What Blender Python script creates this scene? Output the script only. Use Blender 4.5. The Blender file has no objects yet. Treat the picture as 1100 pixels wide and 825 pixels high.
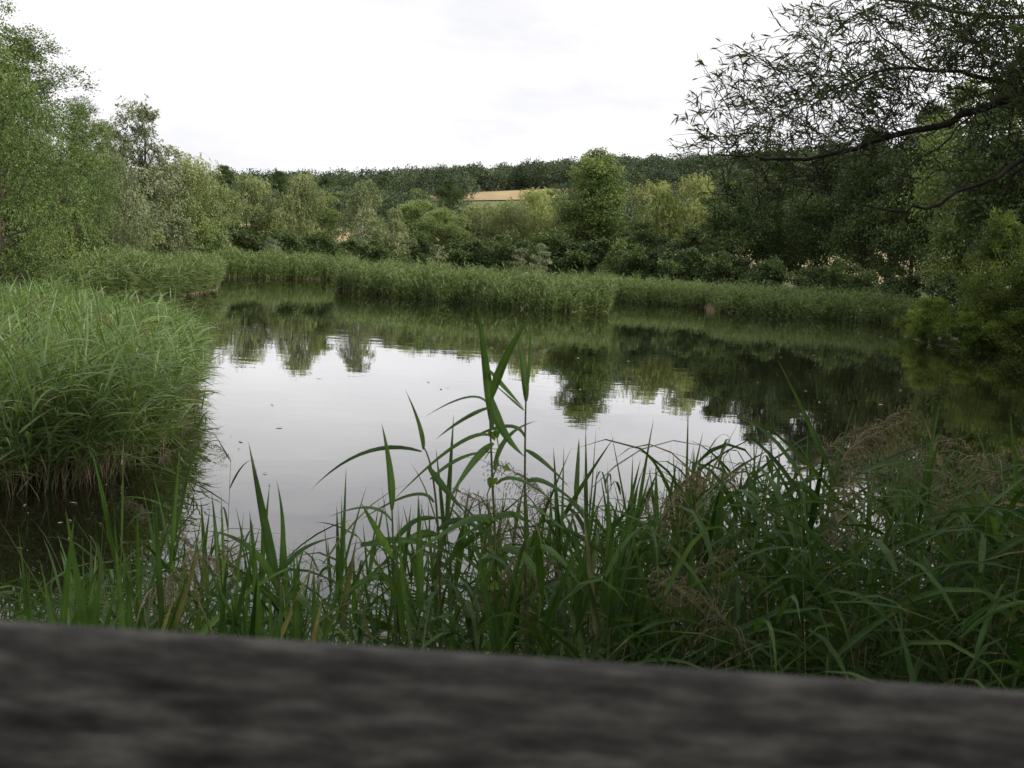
import bpy, bmesh, math
import numpy as np
from mathutils import Matrix, Vector

R_ = math.radians
scene = bpy.context.scene
COL = scene.collection

# ------------------------------------------------------------------ camera geometry
CAMZ, FPX, W0, H0 = 2.9, 1080.0, 1100.0, 825.0
PITCH, ROLL = R_(7.05), R_(3.5)
F = np.array([0, math.cos(PITCH), -math.sin(PITCH)])
ZP = np.array([0, math.sin(PITCH), math.cos(PITCH)])
X_ = np.array([1.0, 0, 0])
RT = math.cos(ROLL) * X_ + math.sin(ROLL) * ZP
UP = -math.sin(ROLL) * X_ + math.cos(ROLL) * ZP
CAM = np.array([0, 0, CAMZ])

def ray(px, py):
    return F + ((px - W0 / 2) / FPX) * RT - ((py - H0 / 2) / FPX) * UP

def ground(px, py, z=0.0):
    d = ray(px, py)
    return CAM + d * ((z - CAMZ) / d[2])

def at(px, py, Y):
    d = ray(px, py)
    return CAM + d * (Y / d[1])

# ------------------------------------------------------------------ mesh helpers
def unit(a):
    return a / np.maximum(np.linalg.norm(a, axis=-1, keepdims=True), 1e-9)

class MB:
    """collects quads and builds them as one mesh object"""
    def __init__(self):
        self.v, self.f, self.m, self.t, self.uv, self.n = [], [], [], [], [], 0

    def add(self, v, f, mi=0, tint=None, uv=None):
        v = np.asarray(v, float).reshape(-1, 3)
        f = np.asarray(f, np.int64).reshape(-1, 4)
        self.v.append(v); self.f.append(f + self.n); self.n += len(v)
        self.m.append(np.full(len(f), mi, np.int32) if np.isscalar(mi) else np.asarray(mi, np.int32))
        self.t.append(np.full(len(f), 0.5) if tint is None else np.broadcast_to(np.asarray(tint, float), (len(f),)))
        self.uv.append(np.zeros((len(v), 2)) if uv is None else uv)

    def mesh(self, name, mats, smooth=False):
        me = bpy.data.meshes.new(name)
        v = np.concatenate(self.v); f = np.concatenate(self.f)
        m = np.concatenate(self.m); t = np.concatenate(self.t); uv = np.concatenate(self.uv)
        me.vertices.add(len(v)); me.vertices.foreach_set('co', v.astype(np.float32).ravel())
        me.loops.add(f.size); me.loops.foreach_set('vertex_index', f.astype(np.int32).ravel())
        me.polygons.add(len(f))
        me.polygons.foreach_set('loop_start', np.arange(0, f.size, 4, dtype=np.int32))
        me.polygons.foreach_set('material_index', m)
        me.polygons.foreach_set('use_smooth', np.full(len(f), smooth))
        a = me.attributes.new('tint', 'FLOAT', 'FACE'); a.data.foreach_set('value', t.astype(np.float32))
        if np.any(uv):
            l = me.uv_layers.new(name='UVMap')
            l.data.foreach_set('uv', uv[f.ravel()].astype(np.float32).ravel())
        for x in (mats if isinstance(mats, (list, tuple)) else [mats]):
            me.materials.append(x)
        me.update(calc_edges=True)
        return me

    def build(self, name, mats, parent=None, smooth=False):
        return link(name, self.mesh(name, mats, smooth), parent)

def link(name, me, parent=None):
    o = bpy.data.objects.new(name, me)
    COL.objects.link(o)
    if parent is not None:
        o.parent = parent
    return o

def tag(o, label=None, cat=None, group=None, kind=None):
    for k, val in (('label', label), ('category', cat), ('group', group), ('kind', kind)):
        if val:
            o[k] = val
    return o

def thing(name, label, cat, loc=(0, 0, 0), rz=0.0, sc=1.0, group=None):
    o = bpy.data.objects.new(name, None)
    COL.objects.link(o)
    o.empty_display_size = 0.2
    o.location = loc; o.rotation_euler = (0, 0, rz)
    o.scale = (sc, sc, sc) if np.isscalar(sc) else sc
    return tag(o, label, cat, group)

def leaves(mb, P, D, L, W, rng, tint, mi=0):
    """diamond leaf faces: base P, direction D"""
    n = len(P)
    D = unit(D)
    S = unit(np.cross(D, rng.normal(size=(n, 3))))
    L = np.broadcast_to(L, (n,))[:, None]; W = np.broadcast_to(W, (n,))[:, None]
    mid = P + D * L * 0.45
    v = np.stack([P, mid + S * W * 0.5, P + D * L, mid - S * W * 0.5], 1)
    mb.add(v, np.arange(4 * n).reshape(n, 4), mi, tint)

def blades(mb, P, U, L, W, droop, rng, K=4, fold=0.0, mi=0, tint=0.5, base=0.45, peak=0.2, twist=0.0, roll=None):
    """curved tapering leaf strips"""
    n = len(P)
    P = np.array(P, float); U = unit(np.array(U, float))
    L = np.broadcast_to(L, (n,)).astype(float); W = np.broadcast_to(W, (n,)).astype(float)
    droop = np.broadcast_to(droop, (n,)).astype(float)
    A = np.array([0, 0, 1.0]) + rng.normal(size=(n, 3)) * 0.25
    s0 = unit(np.cross(U, A))
    if roll is None:
        roll = rng.normal(size=n) * 0.5
    n0 = np.cross(s0, U)
    tw = rng.normal(size=n) * twist
    c = P.copy(); rows = []; uvs = []
    down = np.array([0, 0, -1.0])
    for k in range(K + 1):
        t = k / K
        d = unit(U + down * (droop * t ** 1.4)[:, None])
        if k:
            c = c + d * (L / K)[:, None]
        a = (roll + tw * t)[:, None]
        s = unit(s0 * np.cos(a) + n0 * np.sin(a))
        s = unit(s - d * np.sum(s * d, 1, keepdims=True))
        wp = (base + (1 - base) * min(1, t / peak)) * (1 - t ** 1.7) + 0.012
        hw = (W * 0.5 * wp)[:, None]
        if fold:
            nn = np.cross(s, d)
            rows += [c - s * hw, c - nn * hw * fold, c + s * hw]
            uvs += [(0, t), (.5, t), (1, t)]
        else:
            rows += [c - s * hw, c + s * hw]
            uvs += [(0, t), (1, t)]
    m = 3 if fold else 2
    v = np.stack(rows, 1)                      # n, (K+1)*m, 3
    q = []
    for k in range(K):
        for j in range(m - 1):
            a = k * m + j
            q.append((a, a + 1, a + m + 1, a + m))
    q = np.array(q)
    f = (np.arange(n) * (K + 1) * m)[:, None, None] + q[None]
    tt = np.repeat(np.broadcast_to(tint, (n,)), len(q))
    mm = mi if np.isscalar(mi) else np.repeat(mi, len(q))
    mb.add(v.reshape(-1, 3), f.reshape(-1, 4), mm, tt, np.tile(np.array(uvs, float), (n, 1)))
    return c

def tube(mb, pts, rad, sides=6, mi=0, tint=0.5):
    pts = np.asarray(pts, float); n = len(pts)
    rad = np.broadcast_to(rad, (n,))
    T = unit(np.gradient(pts, axis=0))
    ref = np.array([0.31, 0.93, 0.17]) if abs(T[0][2]) > 0.5 else np.array([0, 0, 1.0])
    A = unit(np.cross(T, ref)); B = np.cross(T, A)
    an = np.linspace(0, 2 * np.pi, sides, endpoint=False)
    ring = (np.cos(an)[None, :, None] * A[:, None] + np.sin(an)[None, :, None] * B[:, None]) * rad[:, None, None]
    v = (pts[:, None] + ring).reshape(-1, 3)
    i = np.arange(n - 1)[:, None] * sides; j = np.arange(sides)[None]; j2 = (j + 1) % sides
    f = np.stack([i + j, i + j2, i + sides + j2, i + sides + j], -1).reshape(-1, 4)
    mb.add(v, f, mi, tint)

def curve(a, b, sag, n=6, rng=None, jit=0.0):
    a = np.asarray(a, float); b = np.asarray(b, float)
    t = np.linspace(0, 1, n)[:, None]
    p = a + (b - a) * t + np.asarray(sag, float) * (4 * t * (1 - t))
    if rng is not None and jit:
        w = rng.normal(size=(n, 3)) * jit
        w[0] = 0; w[-1] = 0
        p = p + w
    return p

# ------------------------------------------------------------------ materials
def new_mat(name):
    m = bpy.data.materials.new(name); m.use_nodes = True
    nt = m.node_tree; nt.nodes.clear()
    out = nt.nodes.new('ShaderNodeOutputMaterial')
    return m, nt, out

def N(nt, typ, **kw):
    n = nt.nodes.new(typ)
    for k, v in kw.items():
        if k in n.inputs.keys():
            n.inputs[k].default_value = v
        else:
            setattr(n, k, v)
    return n

def ramp(nt, fac, stops):
    r = nt.nodes.new('ShaderNodeValToRGB')
    el = r.color_ramp.elements
    while len(el) < len(stops):
        el.new(0.5)
    for e, (p, c) in zip(el, stops):
        e.position = p; e.color = (*c, 1)
    nt.links.new(fac, r.inputs['Fac'])
    return r.outputs['Color']

def leaf_mat(name, dark, light, transl=0.3, rough=0.5, spec=0.25, objvar=0.0, rib=False, tcol=1.6, dead=None):
    m, nt, out = new_mat(name)
    at_ = N(nt, 'ShaderNodeAttribute', attribute_name='tint')
    col = ramp(nt, at_.outputs['Fac'], [(0.0, dark), (.88, light), (.96, dead)] if dead else [(0.0, dark), (1.0, light)])
    if objvar:
        oi = N(nt, 'ShaderNodeObjectInfo')
        mr = N(nt, 'ShaderNodeMapRange'); mr.inputs['To Min'].default_value = 1 - objvar; mr.inputs['To Max'].default_value = 1 + objvar
        nt.links.new(oi.outputs['Random'], mr.inputs['Value'])
        hs = N(nt, 'ShaderNodeHueSaturation')
        nt.links.new(mr.outputs['Result'], hs.inputs['Value']); nt.links.new(col, hs.inputs['Color'])
        col = hs.outputs['Color']
    if rib:
        uv = N(nt, 'ShaderNodeUVMap'); sx = N(nt, 'ShaderNodeSeparateXYZ')
        nt.links.new(uv.outputs['UV'], sx.inputs['Vector'])
        wv = N(nt, 'ShaderNodeMath', operation='SINE')
        ml = N(nt, 'ShaderNodeMath', operation='MULTIPLY'); ml.inputs[1].default_value = 44.0
        nt.links.new(sx.outputs['X'], ml.inputs[0]); nt.links.new(ml.outputs[0], wv.inputs[0])
        mp = N(nt, 'ShaderNodeMapRange'); mp.inputs['From Min'].default_value = -1
        mp.inputs['To Min'].default_value = 0.82; mp.inputs['To Max'].default_value = 1.12
        nt.links.new(wv.outputs[0], mp.inputs['Value'])
        # paler midrib
        ab = N(nt, 'ShaderNodeMath', operation='SUBTRACT'); ab.inputs[1].default_value = 0.5
        nt.links.new(sx.outputs['X'], ab.inputs[0])
        ab2 = N(nt, 'ShaderNodeMath', operation='ABSOLUTE'); nt.links.new(ab.outputs[0], ab2.inputs[0])
        mid = N(nt, 'ShaderNodeMapRange'); mid.inputs['From Max'].default_value = 0.07
        mid.inputs['To Min'].default_value = 1.5; mid.inputs['To Max'].default_value = 1.0
        nt.links.new(ab2.outputs[0], mid.inputs['Value'])
        # blotches and yellowing along the blade
        tc = N(nt, 'ShaderNodeTexCoord'); nz = N(nt, 'ShaderNodeTexNoise'); nz.inputs['Scale'].default_value = 9
        nz.inputs['Detail'].default_value = 4
        nt.links.new(tc.outputs['Object'], nz.inputs['Vector'])
        nm = N(nt, 'ShaderNodeMapRange'); nm.inputs['From Min'].default_value = 0.3; nm.inputs['From Max'].default_value = 0.7
        nm.inputs['To Min'].default_value = 0.65; nm.inputs['To Max'].default_value = 1.35
        nt.links.new(nz.outputs['Fac'], nm.inputs['Value'])
        m1 = N(nt, 'ShaderNodeMath', operation='MULTIPLY'); m2 = N(nt, 'ShaderNodeMath', operation='MULTIPLY')
        nt.links.new(mp.outputs['Result'], m1.inputs[0]); nt.links.new(mid.outputs['Result'], m1.inputs[1])
        nt.links.new(m1.outputs[0], m2.inputs[0]); nt.links.new(nm.outputs['Result'], m2.inputs[1])
        hs = N(nt, 'ShaderNodeHueSaturation')
        nt.links.new(m2.outputs[0], hs.inputs['Value']); nt.links.new(col, hs.inputs['Color'])
        col = hs.outputs['Color']
        if dead:                                             # withered tips and spots
            nb = N(nt, 'ShaderNodeTexNoise'); nb.inputs['Scale'].default_value = 5.0; nb.inputs['Detail'].default_value = 5
            nt.links.new(tc.outputs['Object'], nb.inputs['Vector'])
            p1 = N(nt, 'ShaderNodeMath', operation='MULTIPLY_ADD'); p1.inputs[1].default_value = 1.5
            nt.links.new(nb.outputs['Fac'], p1.inputs[0]); nt.links.new(sx.outputs['Y'], p1.inputs[2])
            p2 = N(nt, 'ShaderNodeMapRange'); p2.inputs['From Min'].default_value = 1.62; p2.inputs['From Max'].default_value = 1.84
            p2.inputs['To Max'].default_value = .85
            nt.links.new(p1.outputs[0], p2.inputs['Value'])
            mm = N(nt, 'ShaderNodeMixRGB'); mm.inputs['Color2'].default_value = (*dead, 1)
            nt.links.new(p2.outputs['Result'], mm.inputs['Fac']); nt.links.new(col, mm.inputs['Color1'])
            col = mm.outputs['Color']
    b = N(nt, 'ShaderNodeBsdfPrincipled')
    b.inputs['Roughness'].default_value = rough
    b.inputs['Specular IOR Level'].default_value = spec
    nt.links.new(col, b.inputs['Base Color'])
    tr = N(nt, 'ShaderNodeBsdfTranslucent')
    hv = N(nt, 'ShaderNodeMixRGB', blend_type='MULTIPLY'); hv.inputs['Fac'].default_value = 1
    hv.inputs['Color2'].default_value = (tcol * 1.05, tcol, tcol * 0.5, 1)
    nt.links.new(col, hv.inputs['Color1']); nt.links.new(hv.outputs['Color'], tr.inputs['Color'])
    mx = N(nt, 'ShaderNodeMixShader'); mx.inputs['Fac'].default_value = transl
    nt.links.new(b.outputs[0], mx.inputs[1]); nt.links.new(tr.outputs[0], mx.inputs[2])
    nt.links.new(mx.outputs[0], out.inputs['Surface'])
    return m

def noise_mat(name, stops, scale=3.0, stretch=(1, 1, 1), rough=0.85, detail=6, bump=0.0, coord='Object', spec=0.2):
    m, nt, out = new_mat(name)
    tc = N(nt, 'ShaderNodeTexCoord'); mp = N(nt, 'ShaderNodeMapping'); mp.inputs['Scale'].default_value = stretch
    nz = N(nt, 'ShaderNodeTexNoise'); nz.inputs['Scale'].default_value = scale; nz.inputs['Detail'].default_value = detail
    nt.links.new(tc.outputs[coord], mp.inputs['Vector']); nt.links.new(mp.outputs['Vector'], nz.inputs['Vector'])
    col = ramp(nt, nz.outputs['Fac'], stops)
    b = N(nt, 'ShaderNodeBsdfPrincipled'); b.inputs['Roughness'].default_value = rough
    b.inputs['Specular IOR Level'].default_value = spec
    nt.links.new(col, b.inputs['Base Color'])
    if bump:
        bp = N(nt, 'ShaderNodeBump'); bp.inputs['Strength'].default_value = bump; bp.inputs['Distance'].default_value = 0.02
        nt.links.new(nz.outputs['Fac'], bp.inputs['Height']); nt.links.new(bp.outputs['Normal'], b.inputs['Normal'])
    nt.links.new(b.outputs[0], out.inputs['Surface'])
    return m

M_willow = leaf_mat('willow_leaf', (0.074, 0.114, 0.032), (0.29, 0.32, 0.138), 0.18, objvar=.10)
M_silver = leaf_mat('silver_willow_leaf', (0.075, 0.105, 0.048), (0.25, 0.278, 0.155), 0.18, objvar=.08)
M_green = leaf_mat('broadleaf', (0.056, 0.1, 0.025), (0.212, 0.264, 0.088), 0.18, objvar=.12)
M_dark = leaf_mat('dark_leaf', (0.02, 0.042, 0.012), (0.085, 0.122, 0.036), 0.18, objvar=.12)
M_birch = leaf_mat('birch_leaf', (0.076, 0.108, 0.044), (0.25, 0.28, 0.13), 0.2, objvar=.08)
M_yellow = leaf_mat('yellow_green_leaf', (0.1, 0.142, 0.036), (0.32, 0.35, 0.132), 0.25, objvar=.08)
M_bushy = leaf_mat('bright_bush_leaf', (0.046, 0.084, 0.012), (0.17, 0.22, 0.042), .38, objvar=.06)
M_bushdark = leaf_mat('bank_bush_leaf', (.026, .050, .008), (.100, .138, .026), .35)
M_near = leaf_mat('near_tree_leaf', (.036, .072, .014), (.150, .205, .056), .20, objvar=.10)
M_wood = leaf_mat('far_wood_leaf', (0.021, 0.04, 0.018), (0.078, 0.105, 0.05), .15)
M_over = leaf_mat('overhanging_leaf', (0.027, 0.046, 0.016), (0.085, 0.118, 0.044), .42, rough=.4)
M_reed = leaf_mat('reed_leaf', (0.034, 0.08, 0.017), (0.19, 0.262, 0.092), .30, rough=.42, spec=.35)
M_reedfar = leaf_mat('far_reed_leaf', (0.066, 0.112, 0.034), (0.175, 0.225, 0.085), .25)
M_dry = leaf_mat('dry_reed_stem', (0.17, 0.135, 0.08), (0.48, 0.4, 0.25), .10)
M_fore = leaf_mat('near_reed_leaf', (0.018, 0.048, 0.01), (0.07, 0.13, 0.032), .35, rough=.45, spec=.12, objvar=.22, rib=True, dead=(.165, .148, .085))
M_forestem = leaf_mat('near_reed_stem', (.050, .065, .025), (.120, .120, .055), .0, rough=.4, objvar=.2)
M_plume = leaf_mat('reed_plume', (.070, .060, .034), (.205, .175, .105), .25, objvar=.15)
M_under = leaf_mat('undergrowth_leaf', (0.015, 0.04, 0.008), (0.058, 0.105, 0.026), .3, rough=.5, spec=.15, rib=True, dead=(.17, .14, .075))
M_vine = leaf_mat('bindweed_leaf', (.070, .125, .025), (.150, .220, .055), .40, rough=.4)
M_bark = noise_mat('bark', [(.3, (.030, .024, .018)), (.7, (.105, .085, .065))], 9, (1, 1, .15), bump=.6)
M_barkdark = noise_mat('dark_bark', [(.3, (.014, .012, .010)), (.7, (.050, .042, .034))], 14, (1, 1, .3), bump=.5)
M_birchbark = noise_mat('birch_bark', [(.36, (.06, .05, .045)), (.5, (.42, .40, .37)), (.7, (.55, .53, .50))], 2.2, (.4, .4, 2.0))
M_ground = noise_mat('ground', [(.3, (.030, .036, .014)), (.5, (.050, .060, .022)), (.72, (.085, .080, .038))], .8, detail=8)
M_field = noise_mat('wheat', [(.3, (.25, .185, .095)), (.55, (.32, .245, .13)), (.8, (.38, .295, .165))], .06, (1, .25, 1), detail=7)
M_meadow = noise_mat('meadow', [(.3, (.060, .080, .026)), (.7, (.120, .135, .050))], .05, detail=7)

# ------------------------------------------------------------------ terrain
def px_line(pts):
    return [tuple(ground(x, y)[:2]) for x, y in pts]

def poly_dist(P, poly):
    """signed distance to polygon, negative inside"""
    poly = np.asarray(poly, float)
    a = poly; b = np.roll(poly, -1, 0)
    dmin = np.full(len(P), 1e18); inside = np.zeros(len(P), bool)
    for (x1, y1), (x2, y2) in zip(a, b):
        e = np.array([x2 - x1, y2 - y1]); L2 = e @ e + 1e-12
        w = P - np.array([x1, y1])
        t = np.clip((w @ e) / L2, 0, 1)
        d = np.linalg.norm(w - t[:, None] * e, axis=1)
        dmin = np.minimum(dmin, d)
        cond = ((y1 > P[:, 1]) != (y2 > P[:, 1]))
        xi = x1 + (P[:, 1] - y1) / (y2 - y1 + 1e-12) * (x2 - x1)
        inside ^= cond & (P[:, 0] < xi)
    return np.where(inside, -dmin, dmin)

FRONT_SPIT = px_line([(100, 322), (160, 319), (205, 316), (228, 311)])
FRONT_FAR = px_line([(222, 296.5), (290, 298.5), (372, 301)])
FRONT_MID = px_line([(360, 312), (410, 317), (470, 323), (560, 331), (620, 334.5), (652, 335)])
FRONT_R1 = px_line([(648, 322.5), (700, 326.5), (764, 330.5)])
FRONT_R2 = px_line([(768, 335), (830, 338.5), (900, 343), (985, 350)])
FRONT_BANK = px_line([(968, 362), (1010, 372), (1060, 376), (1140, 381)])

POND = [(-3.5, 4.6), (-7.5, 6.5), (-13, 9), (-22, 12), (-26, 24), (-24, 36), (-25, 52)]
POND += [(p[0] - .3, p[1] + 1.2) for p in FRONT_SPIT]
POND += [(p[0], p[1] + 1.5) for p in FRONT_FAR]
POND += [(p[0], p[1] + 1.5) for p in FRONT_MID]
POND += [(p[0], p[1] + 1.5) for p in FRONT_R1] + [(p[0], p[1] + 1.5) for p in FRONT_R2]
POND += [(p[0], p[1] + .2) for p in FRONT_BANK]
POND += [(29, 34), (24, 20), (12, 10.5), (7.0, 6.2), (3.5, 4.7), (0, 4.3)]

KY = [-1e4, 60, 110, 150, 190, 260, 320, 400, 470, 560, 700, 1000, 4000]
KZ = [0, 0, .2, 1.2, 3.4, 8.0, 14., 24.5, 33.5, 43., 51., 52., 52.]
def hill(x, y):
    k = np.clip(1 + 0.0026 * x, 0.35, 1.7)
    return np.interp(y, KY, KZ) * k + 0.6 * np.sin(x * .021 + y * .013) * np.clip((y - 140) / 200, 0, 1)

def ground_z(x, y):
    x = np.atleast_1d(np.asarray(x, float)); y = np.atleast_1d(np.asarray(y, float))
    d = poly_dist(np.stack([x, y], 1), POND)
    bank = np.interp(d, [-6, -2, 0, .8, 3, 10], [-.9, -.45, -.04, .14, .26, .40])
    return bank + hill(x, y) + 0.05 * np.sin(x * 1.3) * np.sin(y * 1.1) * (d > 0.8)

def axis(lo, hi, step, far_lo, far_hi):
    c = list(np.arange(lo, hi + .01, step))
    s = step
    while c[-1] < far_hi:
        s *= 1.18; c.append(c[-1] + s)
    s = step
    while c[0] > far_lo:
        s *= 1.18; c.insert(0, c[0] - s)
    return np.array(c)

gx = axis(-48, 48, .8, -750, 750); gy = axis(-10, 125, .8, -250, 1050)
GX, GY = np.meshgrid(gx, gy)
GZ = ground_z(GX.ravel(), GY.ravel())
mb = MB()
nx, ny = len(gx), len(gy)
ii = (np.arange(ny - 1)[:, None] * nx + np.arange(nx - 1)[None]).ravel()
mb.add(np.stack([GX.ravel(), GY.ravel(), GZ], 1), np.stack([ii, ii + 1, ii + nx + 1, ii + nx], 1))
g = mb.build('ground', M_ground, smooth=True); tag(g, kind='structure')

def sheet(name, x0, x1, y0, y1, mat, step, off=.08, slope=0.0):
    xs = np.arange(x0, x1 + .01, step); ys = np.linspace(y0, y1, max(3, int((y1 - y0) / step) + 1))
    A, B = np.meshgrid(xs, ys); B = B + slope * A
    z = np.interp(poly_dist(np.stack([A.ravel(), B.ravel()], 1), POND), [3, 10], [.26, .40]) + hill(A.ravel(), B.ravel()) + off
    m = MB(); i = (np.arange(len(ys) - 1)[:, None] * len(xs) + np.arange(len(xs) - 1)[None]).ravel()
    m.add(np.stack([A.ravel(), B.ravel(), z], 1), np.stack([i, i + 1, i + len(xs) + 1, i + len(xs)], 1))
    return tag(m.build(name, mat, smooth=True), kind='structure')

sheet('wheat_field', -120, 160, 158, 262, M_field, 6, .30)
sheet('meadow', -320, 420, 262.5, 418, M_meadow, 12, .30)
sheet('hillside_field', -130, 160, 420, 480, M_field, 8, .60)

# ------------------------------------------------------------------ water
m, nt, out = new_mat('pond_water')
tc = N(nt, 'ShaderNodeTexCoord')
def wnoise(scale, stretch, detail=2.0):
    mp = N(nt, 'ShaderNodeMapping'); mp.inputs['Scale'].default_value = stretch
    nz = N(nt, 'ShaderNodeTexNoise'); nz.inputs['Scale'].default_value = scale; nz.inputs['Detail'].default_value = detail
    nt.links.new(tc.outputs['Object'], mp.inputs['Vector']); nt.links.new(mp.outputs['Vector'], nz.inputs['Vector'])
    return nz.outputs['Fac']
n1 = wnoise(5.0, (1, 1, 1)); n2 = wnoise(.9, (1, 1.6, 1)); n3 = wnoise(.09, (1, 2.2, 1), 3)
pm = N(nt, 'ShaderNodeMapRange'); pm.inputs['From Min'].default_value = .40; pm.inputs['From Max'].default_value = .66
pm.inputs['To Min'].default_value = .35; pm.inputs['To Max'].default_value = 1.3
nt.links.new(n3, pm.inputs['Value'])
a1 = N(nt, 'ShaderNodeMath', operation='MULTIPLY'); nt.links.new(n1, a1.inputs[0]); a1.inputs[1].default_value = .12
a2 = N(nt, 'ShaderNodeMath', operation='ADD'); nt.links.new(a1.outputs[0], a2.inputs[0]); nt.links.new(n2, a2.inputs[1])
a3 = N(nt, 'ShaderNodeMath', operation='MULTIPLY'); nt.links.new(a2.outputs[0], a3.inputs[0]); nt.links.new(pm.outputs['Result'], a3.inputs[1])
bp = N(nt, 'ShaderNodeBump'); bp.inputs['Strength'].default_value = .5; bp.inputs['Distance'].default_value = .006
nt.links.new(a3.outputs[0], bp.inputs['Height'])
fr = N(nt, 'ShaderNodeFresnel'); fr.inputs['IOR'].default_value = 1.33
nt.links.new(bp.outputs['Normal'], fr.inputs['Normal'])
fm = N(nt, 'ShaderNodeMath', operation='MULTIPLY'); fm.inputs[1].default_value = 1.6; fm.use_clamp = True
nt.links.new(fr.outputs[0], fm.inputs[0])
df = N(nt, 'ShaderNodeBsdfDiffuse'); df.inputs['Color'].default_value = (.0085, .0085, .0045, 1)
cap = N(nt, 'ShaderNodeMath', operation='MINIMUM'); cap.inputs[1].default_value = .80
nt.links.new(fm.outputs[0], cap.inputs[0])
gl = N(nt, 'ShaderNodeBsdfGlossy'); gl.inputs['Roughness'].default_value = .015; gl.inputs['Color'].default_value = (1, 1, 1, 1)
nt.links.new(bp.outputs['Normal'], gl.inputs['Normal'])
mx = N(nt, 'ShaderNodeMixShader')
nt.links.new(cap.outputs[0], mx.inputs['Fac']); nt.links.new(df.outputs[0], mx.inputs[1]); nt.links.new(gl.outputs[0], mx.inputs[2])
nt.links.new(mx.outputs[0], out.inputs['Surface'])
M_water = m
mb = MB()
mb.add([(-45, 3.2, 0), (60, 3.2, 0), (60, 106, 0), (-45, 106, 0)], [(0, 1, 2, 3)])
tag(mb.build('water', M_water), kind='structure')

# ------------------------------------------------------------------ trees
def env_round(t): return np.clip(np.sin(np.pi * np.clip(t, 0, 1) ** .85), 0, 1) ** .42
def env_oval(t): return np.clip(np.sin(np.pi * (0.12 + .88 * np.clip(t, 0, 1)) ** .75), 0, 1) ** .7
def env_cone(t): return np.clip(1.0 - np.clip(t, 0, 1) ** 2.4, 0, 1) ** .75 * np.clip(t * 5, .5, 1)

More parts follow.
